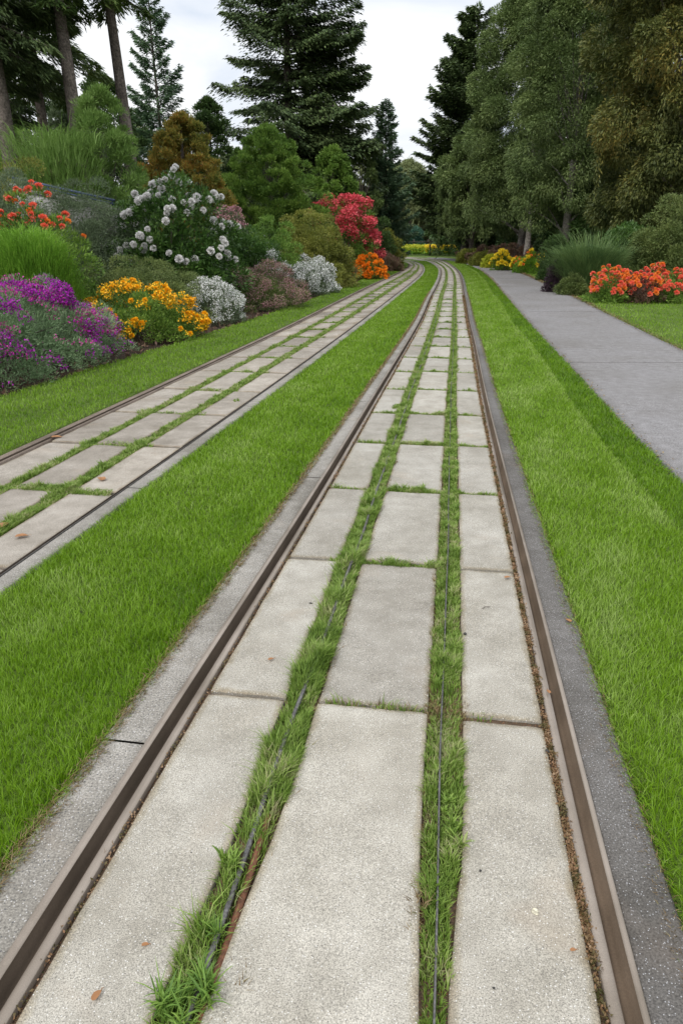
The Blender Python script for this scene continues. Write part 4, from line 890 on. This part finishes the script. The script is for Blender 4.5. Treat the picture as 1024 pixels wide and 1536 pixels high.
# orange flower bed: a row of bedding plants
proto={}
for vi,(hd,hd2) in enumerate(((C_head,T_head),(T_head,C_head),(C_head,C_head))):
    proto[vi]=(hd,hd2)
k=0
bed=[]
lab=['coral and orange bedding plant at the left end of the orange bed, front','coral bedding plant second from the left in the front of the orange bed','bright coral bedding plant third from the left in the bed front','orange and coral bedding plant fourth from the left in the bed front','coral bedding plant fifth from the left, at the right picture edge','bedding plant just outside the right picture edge, front',
 'orange bedding plant at the left end of the bed, back row','coral bedding plant second from left in the back row','coral bedding plant third from left in the back row below the laurel','coral bedding plant fourth in the back row','coral bedding plant fifth in the back row at the picture edge','back row bedding plant outside the right edge']
for row in (0,1):
    for c in range(5):
        x=7.15+c*.78+row*.25+rng.normal(0,.05); y=20.4+row*1.0+rng.normal(0,.06)-.03*c
        hd,hd2=proto[(c+row)%3]
        shrub('bedding_plant',lab[row*6+c],'flower',x,y,.54,.56,.66+.16*row,'bronze' if c%2 else 'midgreen',nc=26,rc=.17,n=190,L=.06,W=.022,parts_stems=5,srad=.01,group='orange flower bed beside the right lawn',
          flowers=[dict(kind='heads',mesh=hd,n=46,dmin=.085,q=.4,zmin=.42,lift=.05,front=-.5),dict(kind='heads',mesh=hd2,n=22,dmin=.12,q=.4,zmin=.42,lift=.06,front=-.5)])
# far path bed
shrub('flowering_bush','yellow flowering bush left of the orange-yellow one beside the path','bush',spot(757,40.5),40.5,.55,.6,.92,'midgreen',nc=30,rc=.2,n=180,L=.07,W=.03,flowers=[dict(kind='heads',mesh=Y_head,n=36,dmin=.16,q=.5,zmin=.4,lift=.05)])
shrub('flowering_bush','peach and yellow flowering bush beside the path','bush',spot(797,37.6)+.1,37.4,.95,.7,.92,'brightgreen',nc=44,rc=.2,n=180,L=.07,W=.03,flowers=[dict(kind='heads',mesh=T_head,n=45,dmin=.15,q=.5,zmin=.4,lift=.05),dict(kind='heads',mesh=Y_head,n=20,dmin=.2,q=.5,zmin=.4,lift=.05)])
for i,(px,D,rx,h,mt,lb) in enumerate([(728,47,.7,.75,'olive','small olive bush at the left end of the path bed'),(706,51,.8,.8,'olive','olive bush near the bend of the path'),(740,50,1.6,1.2,'bronze','low bronze shrub behind the yellow bush'),(775,46,1.7,1.25,'bronze','low bronze shrub around the foot of the pale trunk'),(812,42,1.4,1.2,'bronze','bronze shrub behind the peach coloured bush'),(712,66,1.3,1.0,'bronze','small bronze shrub beside the yellow bed'),(740,44,.35,.65,'lime','tiny lime green bush beside the yellow bush')]):
    shrub('shrub',lb,'shrub',spot(px,D),D,rx,.9,h,mt,nc=44,rc=.28,n=220,L=.1,W=.045,group='low shrubs in the path bed')
# far end: yellow bed, blue-green shrub, weeping trees, fence
def yellow_bed(label,x,y,rx,mat,n):
    n=int(n*1.6)
    root=empty('flower_bed',x,y,-.09); tag(root,label,'flower bed'); b=Buf(); P=np.stack([rng.uniform(-rx,rx,n),rng.uniform(-1.2,1.2,n),rng.uniform(.3,.95,n)],1)
    leaves(b,P,rdir(n)+np.array([0,0,.8]),.17*rng.uniform(.6,1.3,n),.11,.5); tag(b.obj('blossoms',M[mat],root),kind='stuff')
    b=Buf(); P[:,2]*=.7; leaves(b,P,rdir(n)+np.array([0,0,.6]),.2,.09,.5); b.obj('foliage',M['brightgreen'],root)
yellow_bed('bright yellow flower bed across the bend at the far end',spot(684,76)-.4,76,2.7,'yellow',4200)
yellow_bed('pale lime-yellow flower bed left of the bright yellow one',spot(612,77)-1,77,4.0,'lime',5200)
shrub('shrub','round blue-green shrub at the far bend','shrub',spot(615,84),84,1.5,1.5,2.6,'bluegreen',nc=60,rc=.5,n=200,L=.18,W=.08)
shrub('shrub','pale green shrub left of the thick dark trunk at the far bend','shrub',spot(681,80),80,2.4,1.4,2.9,'silver',nc=70,rc=.5,n=200,L=.18,W=.08)
broadleaf('weeping_tree','pale weeping tree at the far bend, right of the blue-green shrub',spot(652,90),90,7.6,2.6,2.2,'palewillow_haze',base=.2,nc=120,rc=.8,n=220,L=.3,W=.08,droop=1.,upb=0,strands=260,r0=.2)
broadleaf('weeping_tree','tall weeping tree at the far bend behind the variegated shrub',spot(612,88),88,9.2,3.2,2.4,'palewillow_haze',base=.2,nc=160,rc=.9,n=230,L=.3,W=.08,droop=1.,upb=0,strands=300,r0=.25)
root=empty('garden_fence',spot(652,81),81,-.09); tag(root,'dark post and rail fence behind the yellow beds','fence')
for k in range(6): b=Buf(); box(b,(-3.6+k*1.45,0,.75),(.14,.14,1.5)); b.obj('post',M['post'],root)
for z in (.7,1.25): b=Buf(); box(b,(0,-.09,z),(7.6,.04,.1)); b.obj('rail',M['post'],root)
b=Buf(); box(b,(0,0,.5),(.13,.13,1.0)); box(b,(0,0,1.02),(.17,.17,.05)); o=b.obj('wooden_post',M['post']); o.location=(spot(650.5,68.5)+.3,74,-.09); tag(o,'short dark post standing alone before the yellow bed','post')
# distant woods closing the view
b=Buf()
for i in range(230):
    a=R(rng.uniform(-75,75)); d=rng.uniform(100,150); x=math.sin(a)*d*1.1; y=math.cos(a)*d*.9+12
    if y<50 and abs(x)<50: continue
    px=512+FPX/CT*x/y; gap_=590<px<660
    h=rng.uniform(6.5,9.5) if gap_ else rng.uniform(8,14); r=rng.uniform(3,5)
    C=np.stack([rng.normal(0,r*.5,14)+x,rng.normal(0,r*.4,14)+y,rng.uniform(.1,1,14)**.8*h],1)
    clump_leaves(b,C,r*.42,150,.75,.34,np.array([x,y,h*.4]),shell=.4,zmin=.2)
tag(b.obj('far_woods',M['palewillow_haze']),'distant green woods closing the view at the far end','woods',kind='stuff')  # haze over the woods is put into the leaf colour

# fallen litter and low ground cover in the beds
b=Buf(); n=26000
y=6+rng.random(n)*44; e=rng.random(n)**1.5*5; x=BED(y)-.02-e; x[n//2:]=np.maximum(9.8,PR(y[n//2:])+2.5)+rng.random(n-n//2)*8-2
ok=(x<BED(y))|(y>24)|(x>13); x,y=x[ok],y[ok]
keep=(x<BED(y))|((x>PR(y)+.2)&(y>44)|(x>13.6)); x,y=x[keep],y[keep]
leaves(b,np.stack([x,y,bank(x,y)-.08],1),rdir(len(x))+np.array([0,0,.6]),.09,.035)
tag(b.obj('ground_cover',M['bronze']),'low brownish leaf litter and ground cover under the shrubs','ground cover',kind='stuff')

# ---------------------------------------------------------------- sky, sun, camera
w=bpy.data.worlds.new('World'); scene.world=w; w.use_nodes=True; nt=w.node_tree; N=nt.nodes; K=nt.links; N.clear()
sky=N.new('ShaderNodeTexSky'); sky.sky_type='NISHITA'; sky.sun_disc=False
SUN_EL,SUN_AZ=R(46),R(212)      # sun behind the camera to the left, behind cloud
sky.sun_elevation=SUN_EL; sky.sun_rotation=SUN_AZ; sky.air_density=1.; sky.dust_density=2.
tc=N.new('ShaderNodeTexCoord'); sep=N.new('ShaderNodeSeparateXYZ'); K.new(tc.outputs['Generated'],sep.inputs[0])
ad=N.new('ShaderNodeMath'); ad.operation='ADD'; ad.inputs[1].default_value=.22; K.new(sep.outputs[2],ad.inputs[0])
mxm=N.new('ShaderNodeMath'); mxm.operation='MAXIMUM'; mxm.inputs[1].default_value=.05; K.new(ad.outputs[0],mxm.inputs[0])
dx=N.new('ShaderNodeMath'); dx.operation='DIVIDE'; K.new(sep.outputs[0],dx.inputs[0]); K.new(mxm.outputs[0],dx.inputs[1])
dy=N.new('ShaderNodeMath'); dy.operation='DIVIDE'; K.new(sep.outputs[1],dy.inputs[0]); K.new(mxm.outputs[0],dy.inputs[1])
cmb=N.new('ShaderNodeCombineXYZ'); K.new(dx.outputs[0],cmb.inputs[0]); K.new(dy.outputs[0],cmb.inputs[1])
n1=noise(N,K,1.15,7,.50,cmb.outputs[0],.5)
cr=ramp(N,[(.38,(6.2,6.8,7.7)),(.46,(7.6,7.9,8.4)),(.53,(8.9,9.0,9.1)),(.68,(9.6,9.6,9.6))]); K.new(n1.outputs[0],cr.inputs[0])
zr=N.new('ShaderNodeMapRange'); zr.inputs[1].default_value=.25; zr.inputs[2].default_value=1.; zr.inputs[3].default_value=1.; zr.inputs[4].default_value=1.75; K.new(sep.outputs[2],zr.inputs[0])
vm=N.new('ShaderNodeVectorMath'); vm.operation='SCALE'; K.new(cr.outputs[0],vm.inputs[0]); K.new(zr.outputs[0],vm.inputs['Scale'])
mix=N.new('ShaderNodeMix'); mix.data_type='RGBA'; mix.inputs[0].default_value=.93; K.new(sky.outputs[0],mix.inputs[6]); K.new(vm.outputs[0],mix.inputs[7])
bg=N.new('ShaderNodeBackground'); bg.inputs[1].default_value=.1; K.new(mix.outputs[2],bg.inputs[0])
out=N.new('ShaderNodeOutputWorld'); K.new(bg.outputs[0],out.inputs[0])
sd=bpy.data.lights.new('sun','SUN'); sd.energy=1.5; sd.angle=R(14); sd.color=(1,.96,.9); so=bpy.data.objects.new('sun',sd); col.objects.link(so)
so.rotation_euler=(math.pi/2-SUN_EL,0,math.pi-SUN_AZ)
cd=bpy.data.cameras.new('camera'); cam=bpy.data.objects.new('camera',cd); col.objects.link(cam)
cd.sensor_fit='VERTICAL'; cd.sensor_height=24; cd.lens=24*FPX/1536; cd.clip_start=.02; cd.clip_end=4000
cam.location=(0,0,H_EYE); cam.rotation_euler=(math.pi/2-TH,0,0); scene.camera=cam
vs=scene.view_settings; vs.view_transform='Standard'; vs.look='None'; vs.exposure=.35; vs.gamma=1; vs.use_curve_mapping=False
scene.cycles.max_bounces=6; scene.cycles.diffuse_bounces=3; scene.cycles.transparent_max_bounces=4
